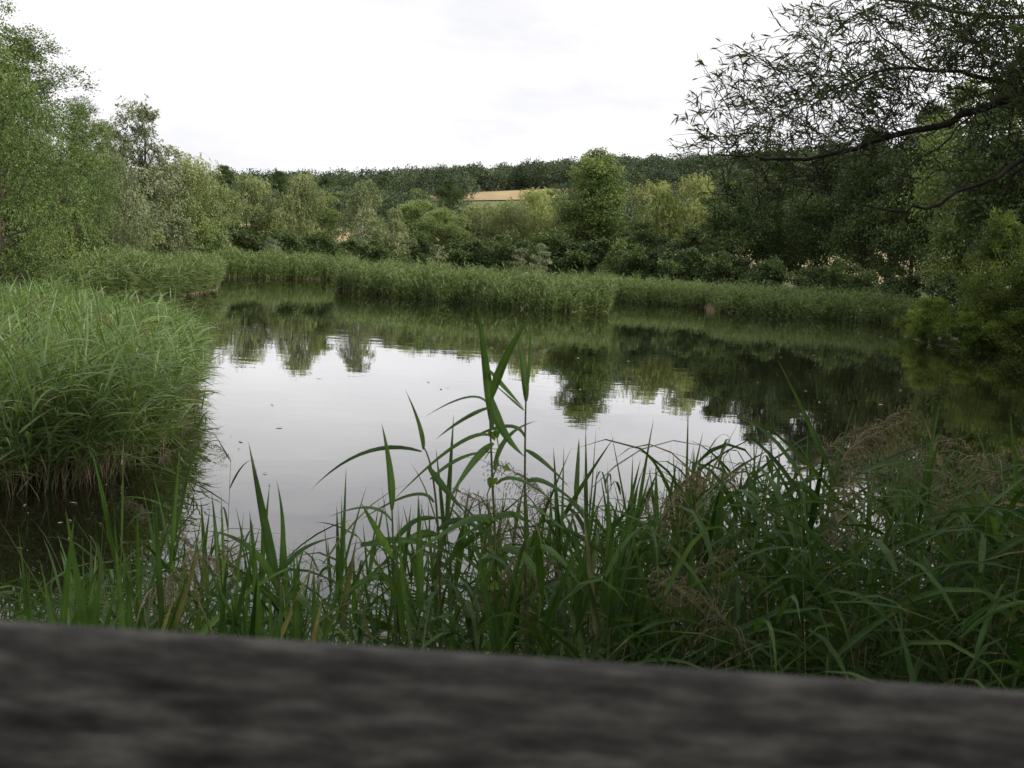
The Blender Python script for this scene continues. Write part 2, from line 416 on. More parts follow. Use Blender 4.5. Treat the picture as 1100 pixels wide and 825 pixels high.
TREES = {}
def tree_mesh(key, seed, H, Rr, leafmat, barkmat=None, t0=.14, env=env_round, lobes=14, clusters=22, lpc=75,
              leaf=(.22, .09), weep=0.0, stems=1, lobe_r=(.30, .48), top=True, ragged=.12):
    barkmat = barkmat or M_bark
    rng = np.random.default_rng(seed)
    tk, cr = MB(), MB()
    base_axes = []
    for s in range(stems):
        off = np.array([0, 0, 0.]) if stems == 1 else np.array([math.cos(s * 2.4), math.sin(s * 2.4), 0]) * .16 * Rr
        lean = rng.normal(size=2) * (.05 if stems == 1 else .12) * H * .5
        zs = np.linspace(-.25, .86 * H, 9)
        wob = np.cumsum(rng.normal(size=(9, 2)) * .012 * H, 0); wob[0] = 0
        tt = (zs + .25) / (.86 * H + .25)
        pts = np.stack([off[0] * (1 + tt) + lean[0] * tt + wob[:, 0] * .6, off[1] * (1 + tt) + lean[1] * tt + wob[:, 1] * .6, zs], 1)
        rad = (.016 * H / math.sqrt(stems)) * (1 - .86 * tt) * (1 + .5 * np.exp(-tt * 14))
        tube(tk, pts, rad, 8)
        base_axes.append(pts)
    L = []
    for i in range(lobes):
        t = (i + rng.uniform(.1, .9)) / lobes
        e = float(env(t))
        a = i * 2.3999 + rng.normal() * .4
        rr = Rr * e * rng.uniform(.42, .80)
        lr = Rr * rng.uniform(*lobe_r) * (.55 + .45 * e)
        z = H * (t0 + (1 - t0) * t * .93)
        L.append((np.array([rr * math.cos(a), rr * math.sin(a), z]), lr))
        if i % 3 == 0:                                   # filler near the axis
            L.append((np.array([rr * .3 * math.cos(a + 2), rr * .3 * math.sin(a + 2), z + rng.normal() * .3]), lr * .9))
    if top:
        L.append((np.array([rng.normal() * .08 * Rr, rng.normal() * .08 * Rr, H * .92]), Rr * .30))
    for c, lr in L:
        ax = base_axes[rng.integers(len(base_axes))]
        zt = np.clip(c[2] - rng.uniform(.10, .28) * H, .08 * H, .82 * H)
        p0 = np.array([np.interp(zt, ax[:, 2], ax[:, 0]), np.interp(zt, ax[:, 2], ax[:, 1]), zt])
        pts = curve(p0, c, (0, 0, .04 * H * rng.uniform(-.4, 1)), 6, rng, .015 * H)
        r0 = .0055 * H * (1.15 - zt / H)
        tube(tk, pts, np.linspace(r0, r0 * .35, 6), 5)
        n = max(4, int(clusters * (lr / (Rr * .4)) ** 2))
        d = rng.normal(size=(n, 3)); d = unit(d); d[:, 2] = np.where(d[:, 2] < -.35, -d[:, 2], d[:, 2])
        q = c + d * lr * rng.uniform(.5, .92 + ragged, size=(n, 1)) * np.array([1, 1, .85])
        for k in range(0, n, 3):
            tube(tk, curve(c, q[k], (0, 0, .05), 4), np.linspace(r0 * .34, r0 * .1, 4), 4)
        lobe_t = rng.uniform(-.28, .28)
        for k in range(n):
            m_ = max(10, int(lpc * rng.uniform(.6, 1.35)))
            ct = np.clip(.5 + lobe_t + rng.normal() * .13, 0, 1)
            if weep:
                ns = max(2, m_ // 12); per = m_ // ns
                st = q[k] + rng.normal(size=(ns, 3)) * lr * .26
                out_ = unit(np.concatenate([d[k:k + 1, :2] + rng.normal(size=(ns, 2)) * .5, np.zeros((ns, 1))], 1))
                ln = weep * rng.uniform(.4, 1.2, size=ns)
                u = rng.uniform(0, 1, size=(ns, per))
                P = st[:, None] + out_[:, None] * (ln[:, None] * .35 * np.sqrt(u))[..., None] \
                    + np.array([0, 0, -1.]) * (ln[:, None] * u ** 1.5)[..., None]
                P = P.reshape(-1, 3) + rng.normal(size=(ns * per, 3)) * .05
                D = np.repeat(out_, per, 0) * .5 + np.array([0, 0, -.8]) + rng.normal(size=P.shape) * .45
            else:
                sg = lr * .21
                P = q[k] + rng.normal(size=(m_, 3)) * sg * np.array([1, 1, .75])
                D = d[k] * .7 + rng.normal(size=P.shape) * .8 + np.array([0, 0, -.15])
            tl = np.clip(ct + rng.normal(size=len(P)) * .17, 0, 1)
            sz = rng.uniform(.65, 1.25, size=len(P))
            leaves(cr, P, D, leaf[0] * sz, leaf[1] * sz, rng, tl)
    mt = tk.mesh(key + '_trunk', barkmat, True); mc = cr.mesh(key + '_crown', leafmat)
    TREES[key] = (mt, mc, H, Rr)

tree_mesh('willow_a', 11, 11., 4.6, M_willow, lobes=16, clusters=22, lpc=80, leaf=(.26, .075), weep=1.5)
tree_mesh('willow_b', 12, 11., 3.6, M_willow, env=env_oval, lobes=16, clusters=22, lpc=80, leaf=(.25, .075), weep=1.3, stems=2)
tree_mesh('willow_c', 13, 10., 4.2, M_silver, lobes=15, clusters=24, lpc=80, leaf=(.24, .08), weep=.8, stems=3, t0=.05)
tree_mesh('silver', 14, 13.5, 3.4, M_silver, env=env_oval, lobes=22, clusters=19, lpc=95, leaf=(.22, .08), weep=.7, ragged=.35, lobe_r=(.22, .42))
tree_mesh('birch', 15, 11., 2.7, M_birch, M_birchbark, env=env_oval, lobes=20, clusters=17, lpc=80, leaf=(.19, .08), weep=1.1, t0=.16, lobe_r=(.25, .4))
tree_mesh('poplar', 16, 16., 4.1, M_green, env=env_cone, lobes=26, clusters=24, lpc=75, leaf=(.24, .11), t0=.06, ragged=.3, lobe_r=(.36, .52))
tree_mesh('broad_a', 17, 11., 4.6, M_green, lobes=15, clusters=24, lpc=80, leaf=(.24, .12))
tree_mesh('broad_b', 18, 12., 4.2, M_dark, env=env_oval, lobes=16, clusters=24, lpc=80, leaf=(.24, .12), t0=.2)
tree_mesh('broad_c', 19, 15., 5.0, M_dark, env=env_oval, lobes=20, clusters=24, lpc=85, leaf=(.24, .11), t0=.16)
tree_mesh('yellowish', 20, 12., 4.3, M_yellow, env=env_round, lobes=16, clusters=23, lpc=80, leaf=(.25, .08), weep=.7, t0=.1, ragged=.25)
tree_mesh('near_tree', 21, 13., 5.2, M_near, lobes=24, clusters=30, lpc=105, leaf=(.14, .06), t0=.03, weep=.45, stems=2, lobe_r=(.22, .38), ragged=.2)
tree_mesh('near_tall', 22, 16., 4.6, M_near, env=env_cone, lobes=24, clusters=30, lpc=100, leaf=(.15, .075), ragged=.4, t0=.05)
tree_mesh('shrub_a', 23, 3.0, 1.9, M_green, lobes=9, clusters=16, lpc=55, leaf=(.16, .08), t0=.02, stems=4)
tree_mesh('shrub_b', 24, 2.6, 1.7, M_silver, lobes=9, clusters=15, lpc=50, leaf=(.16, .07), t0=.02, stems=4, ragged=.3)
tree_mesh('shrub_c', 25, 3.2, 2.1, M_dark, lobes=10, clusters=18, lpc=60, leaf=(.17, .09), t0=.0, stems=4)
tree_mesh('bank_bush', 26, 6.2, 2.7, M_bushdark, env=env_oval, lobes=18, clusters=26, lpc=85, leaf=(.15, .06), t0=.02, stems=4, ragged=.35)
tree_mesh('low_bush', 27, 2.3, 2.0, M_bushy, lobes=10, clusters=22, lpc=80, leaf=(.13, .05), t0=.0, stems=5, ragged=.35)
tree_mesh('sapling', 28, 4.2, .75, M_silver, M_birchbark, env=env_oval, lobes=9, clusters=7, lpc=26, leaf=(.16, .07), t0=.3, ragged=.5)

def place_tree(key, px, dist, top_y, name, label, cat='tree', width=None, rz=None, group=None, part='crown', stem='trunk'):
    """stand a tree at distance dist so that its top reaches the height seen at (px, top_y)"""
    mt, mc, H, Rr = TREES[key]
    p = at(px, top_y, dist)
    z0 = float(ground_z(p[0], p[1])[0])
    sz = (p[2] - z0) / H
    wx = sz if width is None else 1.1 * (width / 2 * dist / FPX) / Rr
    wx = float(np.clip(wx, sz * .55, sz * 1.35))
    i = len(bpy.data.objects)
    t = thing(name, label, cat, (p[0], p[1], z0), (i * 1.37) % 6.28 if rz is None else rz, (wx, wx, sz), group)
    link(stem, mt, t); link(part, mc, t)
    return t

T = place_tree
G1 = 'trees round the pond'
# left shore
T('near_tall', -40, 52, -60, 'broadleaf_tree', 'tall dark-tipped tree at the left edge of the picture, cut off by its top', width=150, group=G1)
T('near_tall', 22, 56, 30, 'broadleaf_tree', 'tall bright green tree rising behind the fine-leaved near tree on the left shore', width=165, group=G1)
T('near_tree', 14, 40, 78, 'broadleaf_tree', 'fine-leaved near tree on the left shore, its twigs hanging down to the reeds', width=190, group=G1)
T('silver', 150, 84, 108, 'willow_tree', 'tall thin-topped silvery willow, highest of the left shore beyond the near green trees', width=112, group=G1)
T('near_tall', 84, 62, 104, 'broadleaf_tree', 'dark green tree with a small pointed tip between near green trees and silvery willow', width=84, group=G1)
T('silver', 114, 88, 128, 'willow_tree', 'silvery willow half hidden behind the near green trees, lower than its thin-topped neighbour', width=84, group=G1)
T('willow_c', 120, 70, 165, 'willow_tree', 'small grey-leaved willow standing in front of the tall thin-topped silvery willow', width=62, group=G1)
T('willow_a', 202, 94, 166, 'willow_tree', 'round weeping willow with a broad pale dome on the left shore', width=100, group=G1)
T('willow_b', 272, 104, 186, 'willow_tree', 'olive willow with blunt top, left half of the double-crowned pair', width=66, group=G1)
T('willow_b', 324, 103, 183, 'willow_tree', 'olive willow with pointed top, right half of the double-crowned pair', width=60, group=G1)
T('broad_a', 236, 112, 205, 'broadleaf_tree', 'green tree filling the gap between round willow and double-crowned pair', width=60, group=G1)
T('birch', 392, 108, 191, 'birch_tree', 'taller birch with a pale slender trunk beyond the reeds', width=72, group=G1)
T('birch', 424, 109, 222, 'birch_tree', 'shorter birch leaning against its taller neighbour beyond the reeds', width=56, group=G1)
# middle
T('broad_a', 492, 134, 238, 'broadleaf_tree', 'low round green tree between the shorter birch and the yellowish willow', width=86, group=G1)
T('willow_b', 530, 126, 218, 'willow_tree', 'dull olive willow leaning beside the yellowish dome left of the poplar', width=56, group=G1)
T('yellowish', 577, 124, 204, 'willow_tree', 'yellowish domed willow just left of the tall poplar', width=74, group=G1)
T('poplar', 645, 116, 161, 'poplar_tree', 'tallest poplar in the middle of the far shore', width=104, group=G1)
T('yellowish', 708, 116, 196, 'willow_tree', 'pale yellow-green willow just right of the tall poplar', width=72, group=G1)
T('yellowish', 752, 114, 189, 'willow_tree', 'pale yellow-green willow behind the tips of the overhanging branch', width=80, group=G1)
T('broad_a', 612, 122, 236, 'broadleaf_tree', 'low green tree tucked under the left side of the tall poplar', width=56, group=G1)
# right shore, shaded
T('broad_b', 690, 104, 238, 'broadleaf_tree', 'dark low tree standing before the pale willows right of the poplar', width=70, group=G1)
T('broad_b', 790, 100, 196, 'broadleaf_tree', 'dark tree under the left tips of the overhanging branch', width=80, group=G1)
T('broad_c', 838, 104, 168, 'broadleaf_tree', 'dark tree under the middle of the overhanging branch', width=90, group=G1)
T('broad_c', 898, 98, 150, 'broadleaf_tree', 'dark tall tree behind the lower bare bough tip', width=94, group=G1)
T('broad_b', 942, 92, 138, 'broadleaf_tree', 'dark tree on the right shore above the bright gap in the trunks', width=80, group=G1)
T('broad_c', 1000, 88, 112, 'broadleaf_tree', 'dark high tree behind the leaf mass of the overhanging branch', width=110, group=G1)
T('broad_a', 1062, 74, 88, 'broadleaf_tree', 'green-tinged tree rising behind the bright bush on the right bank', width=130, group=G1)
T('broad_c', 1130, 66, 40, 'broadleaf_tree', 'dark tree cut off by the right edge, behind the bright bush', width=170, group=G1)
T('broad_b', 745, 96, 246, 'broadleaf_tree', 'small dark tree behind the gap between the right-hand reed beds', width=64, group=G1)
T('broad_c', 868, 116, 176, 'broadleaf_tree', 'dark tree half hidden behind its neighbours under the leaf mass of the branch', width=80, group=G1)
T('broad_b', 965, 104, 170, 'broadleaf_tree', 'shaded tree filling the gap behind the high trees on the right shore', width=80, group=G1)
T('broad_a', 400, 128, 236, 'broadleaf_tree', 'low green tree seen between the stems of the two birches', width=60, group=G1)
T('broad_a', 346, 114, 206, 'broadleaf_tree', 'green tree closing the gap between the pointed willow top and the taller birch', width=56, group=G1)
T('broad_a', 450, 122, 216, 'broadleaf_tree', 'rounded green tree just right of the shorter birch', width=64, group=G1)
T('broad_a', 480, 118, 226, 'broadleaf_tree', 'lower rounded green tree beneath the dark round field tree', width=60, group=G1)
T('willow_b', 508, 122, 216, 'willow_tree', 'greyish olive willow under the left part of the golden field', width=58, group=G1)
T('willow_a', 548, 120, 214, 'willow_tree', 'broad olive willow left of the yellowish dome', width=66, group=G1)
T('willow_b', 610, 118, 214, 'willow_tree', 'olive willow squeezed between yellowish dome and tall poplar', width=50, group=G1)
T('broad_a', 228, 110, 196, 'broadleaf_tree', 'green tree behind the right flank of the round weeping willow', width=64, group=G1)
T('bank_bush', 1080, 50, 234, 'bush', 'large yellow-green bush on the right bank', 'bush', width=80)
T('bank_bush', 1128, 47, 270, 'bush', 'yellow-green bush cut off by the right edge of the picture', 'bush', width=110)
GB = 'bushes along the water edge'
for px, d, ty, w, lab in [(1004, 50.5, 328, 50, 'spiky low bush at the tip of the right bank, nearest the reeds'),
                          (1040, 48.5, 342, 54, 'low bush overhanging the water below the large yellow-green bush'),
                          (1090, 47.5, 345, 64, 'low dull bush at the foot of the large yellow-green bush'),
                          (1066, 49.5, 326, 50, 'low bush squeezed between the large yellow-green bush and the overhanging low one'),
                          (982, 54, 338, 34, 'small arching bush dipping to the water at the end of the last reed bed')]:
    T('low_bush', px, d, ty, 'bush', lab, 'bush', width=w, group=GB)
# shrubs along the foot of the trees, dark leaves standing in for shade
GS = 'shrubs at the foot of the trees'
SH = [('shrub_b', 178, 84, 236, 56, 'pale shrub below the round weeping willow'),
      ('shrub_a', 150, 78, 238, 50, 'green shrub below the tall thin-topped silvery willow'),
      ('shrub_b', 240, 92, 258, 34, 'whitish shrub at the water end of the left trees'),
      ('shrub_a', 222, 90, 242, 52, 'yellowish green shrub right of the round weeping willow'),
      ('shrub_c', 300, 98, 252, 66, 'dark shrub under the double-crowned willow pair'),
      ('shrub_b', 291, 94, 258, 26, 'small whitish shrub in front of the dark shrub under the willow pair'),
      ('shrub_c', 258, 100, 246, 60, 'dark shrub left of the double-crowned willow pair'),
      ('shrub_c', 344, 100, 254, 44, 'dark shrub just left of the taller birch'),
      ('shrub_c', 372, 103, 261, 50, 'shrub between the dark shrub and the pale stem of the taller birch'),
      ('shrub_c', 408, 104, 262, 70, 'low shrub at the foot of the two birches'),
      ('shrub_c', 448, 112, 254, 46, 'shrub just right of the shorter birch'),
      ('shrub_c', 506, 112, 262, 56, 'low shrub in front of the low round green tree'),
      ('shrub_c', 545, 110, 258, 60, 'dark shrub below the dull olive willow'),
      ('shrub_c', 596, 108, 254, 66, 'dark shrub below the yellowish domed willow'),
      ('shrub_c', 640, 106, 262, 72, 'dark shrub at the foot of the tall poplar'),
      ('shrub_c', 688, 98, 268, 66, 'dark shrub behind the first right-hand reed bed'),
      ('shrub_a', 668, 100, 262, 40, 'green shrub right of the poplar foot'),
      ('shrub_c', 738, 92, 272, 64, 'dark shrub behind the middle of the first right-hand reed bed'),
      ('shrub_c', 782, 90, 276, 60, 'dark shrub behind the gap of the right-hand reed beds'),
      ('shrub_c', 830, 88, 282, 62, 'dark shrub below the dark tree under the middle of the branch'),
      ('shrub_c', 880, 86, 290, 54, 'dark shrub below the lower bare bough tip'),
      ('shrub_c', 906, 84, 284, 44, 'dark shrub between the lower bough tip and the bright gap in the trunks'),
      ('shrub_c', 930, 82, 296, 54, 'dark shrub below the bright gap in the trunks'),
      ('shrub_c', 975, 76, 300, 60, 'dark shrub behind the end of the last reed bed'),
      ('shrub_c', 1020, 62, 300, 60, 'dark shrub left of the large yellow-green bush'),
      ('shrub_a', 40, 46, 252, 90, 'shrub under the hanging twigs of the near fine-leaved tree'),
      ('shrub_a', 92, 64, 246, 70, 'shrub below the small grey-leaved willow')]
for key, px, d, ty, w, lab in SH:
    T(key, px, d, ty, 'shrub', lab, 'shrub', width=w, group=GS)
T('sapling', 472, 70.5, 262, 'sapling', 'thin yellowish sapling standing in the middle reed bed', 'sapling', width=24)
T('sapling', 582, 66, 260, 'sapling', 'taller pale sapling in the reeds before the yellowish willow', 'sapling', width=26, group='pale saplings in the reeds')
T('sapling', 560, 67, 265, 'sapling', 'shorter pale sapling in the reeds before the yellowish willow', 'sapling', width=22, group='pale saplings in the reeds')

# trees up the slope, between the pond trees and the wooded ridge
GH = 'trees on the hillside'
HT = [('broad_b', 483, 330, 194, 42, 'dark round tree standing out against the left end of the golden hill field'),
      ('broad_a', 448, 360, 203, 40, 'brownish green tree left of the dark round field tree'),
      ('broad_b', 412, 380, 190, 40, 'dark hillside tree behind the taller birch'),
      ('broad_a', 365, 340, 206, 50, 'hillside tree between double-crowned willows and taller birch'),
      ('broad_b', 350, 400, 190, 46, 'dark hillside tree right behind the pointed willow top'),
      ('broad_a', 512, 280, 224, 56, 'hillside tree below the golden field, right of the dark round one'),
      ('broad_a', 470, 260, 226, 60, 'broad hillside tree below the dark round field tree'),
      ('broad_b', 445, 290, 222, 48, 'dark hillside tree above the shrub right of the birches'),
      ('broad_a', 550, 300, 224, 52, 'hillside tree below the middle of the golden field'),
      ('broad_a', 592, 330, 203, 44, 'green hillside tree hiding the right end of the golden field'),
      ('broad_b', 572, 396, 204, 40, 'small dark tree breaking the right part of the golden field edge'),
      ('broad_a', 590, 290, 222, 56, 'hillside tree between yellowish dome and golden field'),
      ('broad_b', 300, 400, 184, 44, 'dark hillside tree showing between the two willow tops'),
      ('broad_b', 240, 390, 178, 48, 'dark round hillside tree beyond the round weeping willow')]
for key, px, d, ty, w, lab in HT:
    T(key, px, d, ty, 'hillside_tree', lab, 'tree', width=w, group=GH)

# far wood on the ridge and the mixed wood on the slope: each reads as one mass
def wood(name, label, pts, rng, n, hr, rr, ls):
    mb = MB()
    for x, y in pts:
        h = rng.uniform(*hr); r = rng.uniform(*rr); z0 = float(hill(np.array(x), np.array(y)))
        d = unit(rng.normal(size=(n, 3)))
        ph = rng.uniform(0, 6.28, 3)
        lob = 1 + .20 * np.sin(d[:, 0] * 5 + ph[0]) * np.sin(d[:, 1] * 5 + ph[1]) + .14 * np.sin(d[:, 2] * 7 + ph[2])
        P = np.array([x, y, z0 + h * .56]) + d * lob[:, None] * np.array([r, r, h * .45]) * rng.uniform(.70, .99, size=(n, 1))
        D = d + rng.normal(size=(n, 3)) * .8
        tl = np.clip(rng.uniform(.0, 1.0) + rng.normal(size=n) * .16, 0, 1)
        leaves(mb, P, D, rng.uniform(ls[0], ls[1], n), rng.uniform(ls[0], ls[1], n) * .7, rng, tl)
        tube(mb, [(x, y, z0 - .3), (x, y, z0 + h * .5)], [.3, .15], 4, mi=1)
    return tag(mb.build(name, [M_wood, M_bark]), label, 'forest', kind='stuff')
rng = np.random.default_rng(5)
pts = [(rng.uniform(-.58, .55) * y, y) for y in 486 + 190 * rng.uniform(0, 1, 1050) ** 1.4]
pts += [(rng.uniform(-300, -24 - i % 3 * 3), rng.uniform(424, 486)) for i in range(170)] + [(rng.uniform(34, 270), rng.uniform(424, 486)) for _ in range(190)]
wood('hill_forest', 'dark wooded ridge along the skyline above the golden field', pts, rng, 560, (7.5, 14.5), (3.6, 7.2), (.6, 1.15))
pts = [(rng.uniform(-.42, .34) * y, y) for y in rng.uniform(270, 405, 360)]
pts = [(x, y) for x, y in pts if y < 302 or not -.092 < x / y < .065] + [(rng.uniform(14, 40), rng.uniform(400, 426)) for _ in range(10)]
wood('slope_wood', 'mixed green wood on the slope below the golden hill field', pts, rng, 420, (6, 9.5), (3.0, 5.0), (.45, .95))

# ------------------------------------------------------------------ reed beds (uncountable)
def reed_bed(name, label, P2, h, rng, leafmat, nleaf=8, K=3, lw=.035, ll=(.35, .6), wind=(0.25, 0.0), dens_dry=.10, hvar=.17, stemw=.03, leafz=(.32, 1.0), lean=.1, droop=(.3, 1.1), foot=.30):
    n = len(P2)
    z0 = np.minimum(ground_z(P2[:, 0], P2[:, 1]), .05)
    z0 = np.where(ground_z(P2[:, 0], P2[:, 1]) > .05, ground_z(P2[:, 0], P2[:, 1]), z0) - .02
    hh = np.broadcast_to(h, (n,)) * (1 + rng.normal(size=n) * hvar)
    base = np.stack([P2[:, 0], P2[:, 1], z0], 1)
    up = np.stack([rng.normal(size=n) * lean + wind[0] * .4, rng.normal(size=n) * lean + wind[1] * .4, np.ones(n)], 1)
    if P2.shape[1] > 2:
        hh = hh * P2[:, 2]
    up = unit(up)
    m = MB()
    bend = rng.uniform(.0, .18, n)
    hh = hh * (1 + .10 * np.sin(P2[:, 0] * 1.9 + P2[:, 1] * .7) * np.sin(P2[:, 0] * .53 + 1.3) + .06 * np.sin(P2[:, 0] * 5.1 + P2[:, 1] * 3.3))
    ft = foot * rng.uniform(.5, 1.5, n)
    blades(m, base, up, hh * ft, stemw, 0, rng, K=1, mi=1, tint=np.clip(rng.uniform(.1, 1, n), 0, 1), base=1, peak=.1)
    blades(m, base + up * (hh * ft * .9)[:, None], up, hh * (1 - ft * .9), stemw * .8, bend, rng, K=3, mi=0, tint=np.clip(rng.uniform(.2, .9, n), 0, 1), base=1, peak=.1)
    for k in range(nleaf):
        t = leafz[0] + (leafz[1] - leafz[0]) * (k + rng.uniform(0, 1, n)) / nleaf
        p = base + up * (hh * t * .97)[:, None] + np.array([0, 0, -1.]) * (bend * hh * t ** 2.4 * .35)[:, None]
        a = rng.uniform(0, 2 * np.pi, n)
        d = np.stack([np.cos(a) * .75 + wind[0] * 1.3, np.sin(a) * .75 + wind[1] * 1.3, rng.uniform(.35, 1.3, n)], 1)
        L = rng.uniform(*ll, n)
        mi = (rng.uniform(size=n) < dens_dry * np.clip(1 - t * 1.6, 0, 1) * 2).astype(np.int32)
        blades(m, p, d, L, lw * rng.uniform(.7, 1.2, n), rng.uniform(*droop, n), rng, K=K, mi=mi, tint=np.clip(rng.normal(.5, .2, n), 0, 1), twist=.5)
    o = m.build(name, [leafmat, M_dry])
    return tag(o, label, 'reed bed', group='reed beds round the pond', kind='stuff')

def strip_points(front, depth, n, rng, back=(0, 1)):
    """points scattered behind a polyline of the waterline"""
    f = np.array(front); seg = np.linalg.norm(np.diff(f, axis=0), axis=1); s = np.concatenate([[0], np.cumsum(seg)])
    u = rng.uniform(0, s[-1], n)
    x = np.interp(u, s, f[:, 0]); y = np.interp(u, s, f[:, 1])
    dd = depth * rng.beta(1, 1.6, n)
    edge = .35 * np.sin(u * 1.7) + .25 * np.sin(u * .6 + 1) + rng.normal(size=n) * .18
    fr_ = rng.uniform(size=n) < .30                      # denser front row at the water
    dd = np.where(fr_, -.35 + rng.normal(size=n) * .18, dd)
    return np.stack([x + dd * back[0], y + dd * back[1] + edge, np.where(fr_, rng.uniform(.42, .95, n), 1.0)], 1)

rng = np.random.default_rng(31)
reed_bed('reed_bed', 'far green reed bed at the back of the pond, left of the peninsula', strip_points(FRONT_FAR, 6, 4500, rng), 1.75, rng, M_reedfar, lw=.06, stemw=.04, nleaf=9, ll=(.28, .52))
reed_bed('reed_bed', 'long reed peninsula with pale stem bases in the middle of the pond', np.concatenate([strip_points(FRONT_MID, 5, 8500, rng), strip_points(FRONT_MID[-3:], 3, 900, rng)]), 1.80, rng, M_reedfar, lw=.05, stemw=.035, nleaf=9, ll=(.28, .52))
reed_bed('reed_bed', 'dark reed bed just right of the peninsula tip', strip_points(FRONT_R1, 4.5, 4200, rng), 1.5, rng, M_reedfar, lw=.05, stemw=.035, nleaf=9, ll=(.28, .52))
reed_bed('reed_bed', 'dark reed bed running right to the bank bushes', strip_points(FRONT_R2, 4.5, 6500, rng), 1.65, rng, M_reedfar, lw=.05, stemw=.035, nleaf=9, ll=(.28, .52))
spit = np.concatenate([strip_points(FRONT_SPIT, 9, 5200, rng, (-.25, 1)), strip_points(px_line([(20, 322), (100, 322)]), 10, 3000, rng)])
reed_bed('reed_bed', 'reed bed on the left shore in front of the trees, behind the near clump', spit, 1.62, rng, M_reedfar, lw=.05, stemw=.03, wind=(.3, 0))

# near left clump, leaning over the water
CL = np.array([tuple(ground(x, y)[:2]) for x, y in [(-60, 540), (40, 530), (110, 512), (158, 480), (184, 445), (192, 405), (165, 384), (60, 378), (-60, 376)]])
bb0, bb1 = CL.min(0), CL.max(0)
P2 = rng.uniform(bb0, bb1, size=(9000, 2))
sd = poly_dist(P2, CL)
P2, sd = P2[sd < 0], sd[sd < 0]
keep = rng.uniform(size=len(P2)) < np.clip(1.1 + sd * .12, .45, 1)
P2, sd = P2[keep], sd[keep]
print('clump stems', len(P2))
reed_bed('reed_bed', 'large near clump of pale green reeds leaning over the water on the left', P2, 2.15 + np.clip(-sd * .1, 0, .25), rng, M_reed, nleaf=13, K=5, lw=.027, ll=(.35, .66), wind=(.42, -.12), hvar=.08, stemw=.011, foot=.42, leafz=(.50, 1.0), lean=.09, droop=(.3, 1.1), dens_dry=.3)

ed = P2[sd > -1.3]
ed = ed[rng.integers(0, len(ed), 5200)] + rng.normal(size=(5200, 2)) * .15
sk = MB()
zb = rng.uniform(.15, 1.15, len(ed))
a = rng.uniform(0, 2 * np.pi, len(ed))
blades(sk, np.stack([ed[:, 0], ed[:, 1], zb], 1), np.stack([np.cos(a) + .3, np.sin(a) - .4, rng.uniform(-.6, .5, len(ed))], 1), rng.uniform(.3, .7, len(ed)), .016, rng.uniform(.8, 2.4, len(ed)), rng, K=4, tint=np.clip(rng.normal(.12, .2, len(ed)), 0, 1), twist=.8)
blades(sk, np.stack([ed[:, 0], ed[:, 1], np.full(len(ed), -.05)], 1), np.stack([rng.normal(size=len(ed)) * .22 + .1, rng.normal(size=len(ed)) * .2 - .08, np.ones(len(ed))], 1), rng.uniform(.5, 1.3, len(ed)), .010, .25, rng, K=3, tint=np.clip(rng.normal(.12, .2, len(ed)), 0, 1), base=1, peak=.1)
o = sk.build('dead_reeds', M_dry); tag(o, 'dead brown reed leaves and stems along the foot of the near left clump', 'dead reeds', kind='stuff')

# ------------------------------------------------------------------ overhanging willow on the right
rng = np.random.default_rng(77)
wt = thing('overhanging_willow', 'dark willow leaning in from the right, its leafy boughs against the white sky', 'tree', (0, 0, 0))
root = np.array([8.2, 8.2, float(ground_z(8.2, 8.2)[0])])
tk = MB()
tp = np.array([[8.2, 8.2, root[2] - .3], [8.15, 8.15, 1.0], [7.9, 8.1, 2.4], [7.7, 8.0, 4.0], [7.9, 8.0, 6.2], [8.0, 7.7, 8.6], [7.8, 7.5, 10.5]])
tube(tk, tp, np.array([.42, .33, .29, .26, .2, .13, .06]), 12)
wt.location = (8.2, 8.2, root[2])
def to_local(o):
    o.matrix_parent_inverse = Matrix.Translation(-Vector(wt.location))
    return o
to_local(tk.build('trunk', M_barkdark, wt, True))
boughs = []
def bough(pl, r0, r1, start=None):
    pts = [at(*p) for p in pl]
    if start is not None:
        pts = [np.array(start)] + pts
    pts = np.array(pts)
    k = np.linspace(0, len(pts) - 1, (len(pts) - 1) * 3 + 1)
    # smooth
    f = np.stack([np.interp(k, np.arange(len(pts)), pts[:, c]) for c in range(3)], 1)
    f[1:-1] = (f[:-2] + f[1:-1] * 2 + f[2:]) / 4
    f[1:-1] += rng.normal(size=f[1:-1].shape) * .012
    m = MB(); tube(m, f, np.linspace(r0 * .5, r1 * .7, len(f)), 7)
    to_local(m.build('branch', M_barkdark, wt, True))
    boughs.append(f)
bough([(1250, 52, 7.8), (1100, 95, 7.5), (1050, 118, 7.4), (1000, 138, 7.3), (935, 152, 7.2), (885, 170, 7.1), (820, 172, 7.0), (770, 166, 6.9)], .085, .006, (7.75, 8.0, 3.9))
bough([(1230, 118, 7.2), (1100, 170, 6.9), (1060, 196, 6.8), (1010, 218, 6.7), (972, 228, 6.7), (920, 219, 6.6)], .05, .006, (7.75, 8.0, 3.2))
bough([(1100, 98, 7.5), (1048, 78, 7.6), (1000, 76, 7.6), (940, 74, 7.7), (880, 104, 7.7), (845, 110, 7.6), (820, 88, 7.6)], .035, .004)
bough([(1048, 120, 7.4), (1020, 150, 7.2), (985, 172, 7.1), (960, 202, 7.0)], .016, .004)
bough([(1260, -10, 8.3), (1120, 20, 8.2), (1020, 12, 8.1), (940, 0, 8.0), (880, -20, 8.0)], .06, .006, (7.8, 8.0, 5.2))
bough([(1000, 76, 7.6), (960, 50, 7.7), (930, 20, 7.8), (900, -10, 7.8)], .018, .004)
bough([(1100, 172, 6.9), (1085, 195, 6.9), (1068, 214, 6.8)], .018, .006)
bough([(885, 170, 7.1), (850, 190, 7.0), (820, 205, 6.9), (790, 215, 6.9)], .012, .003)
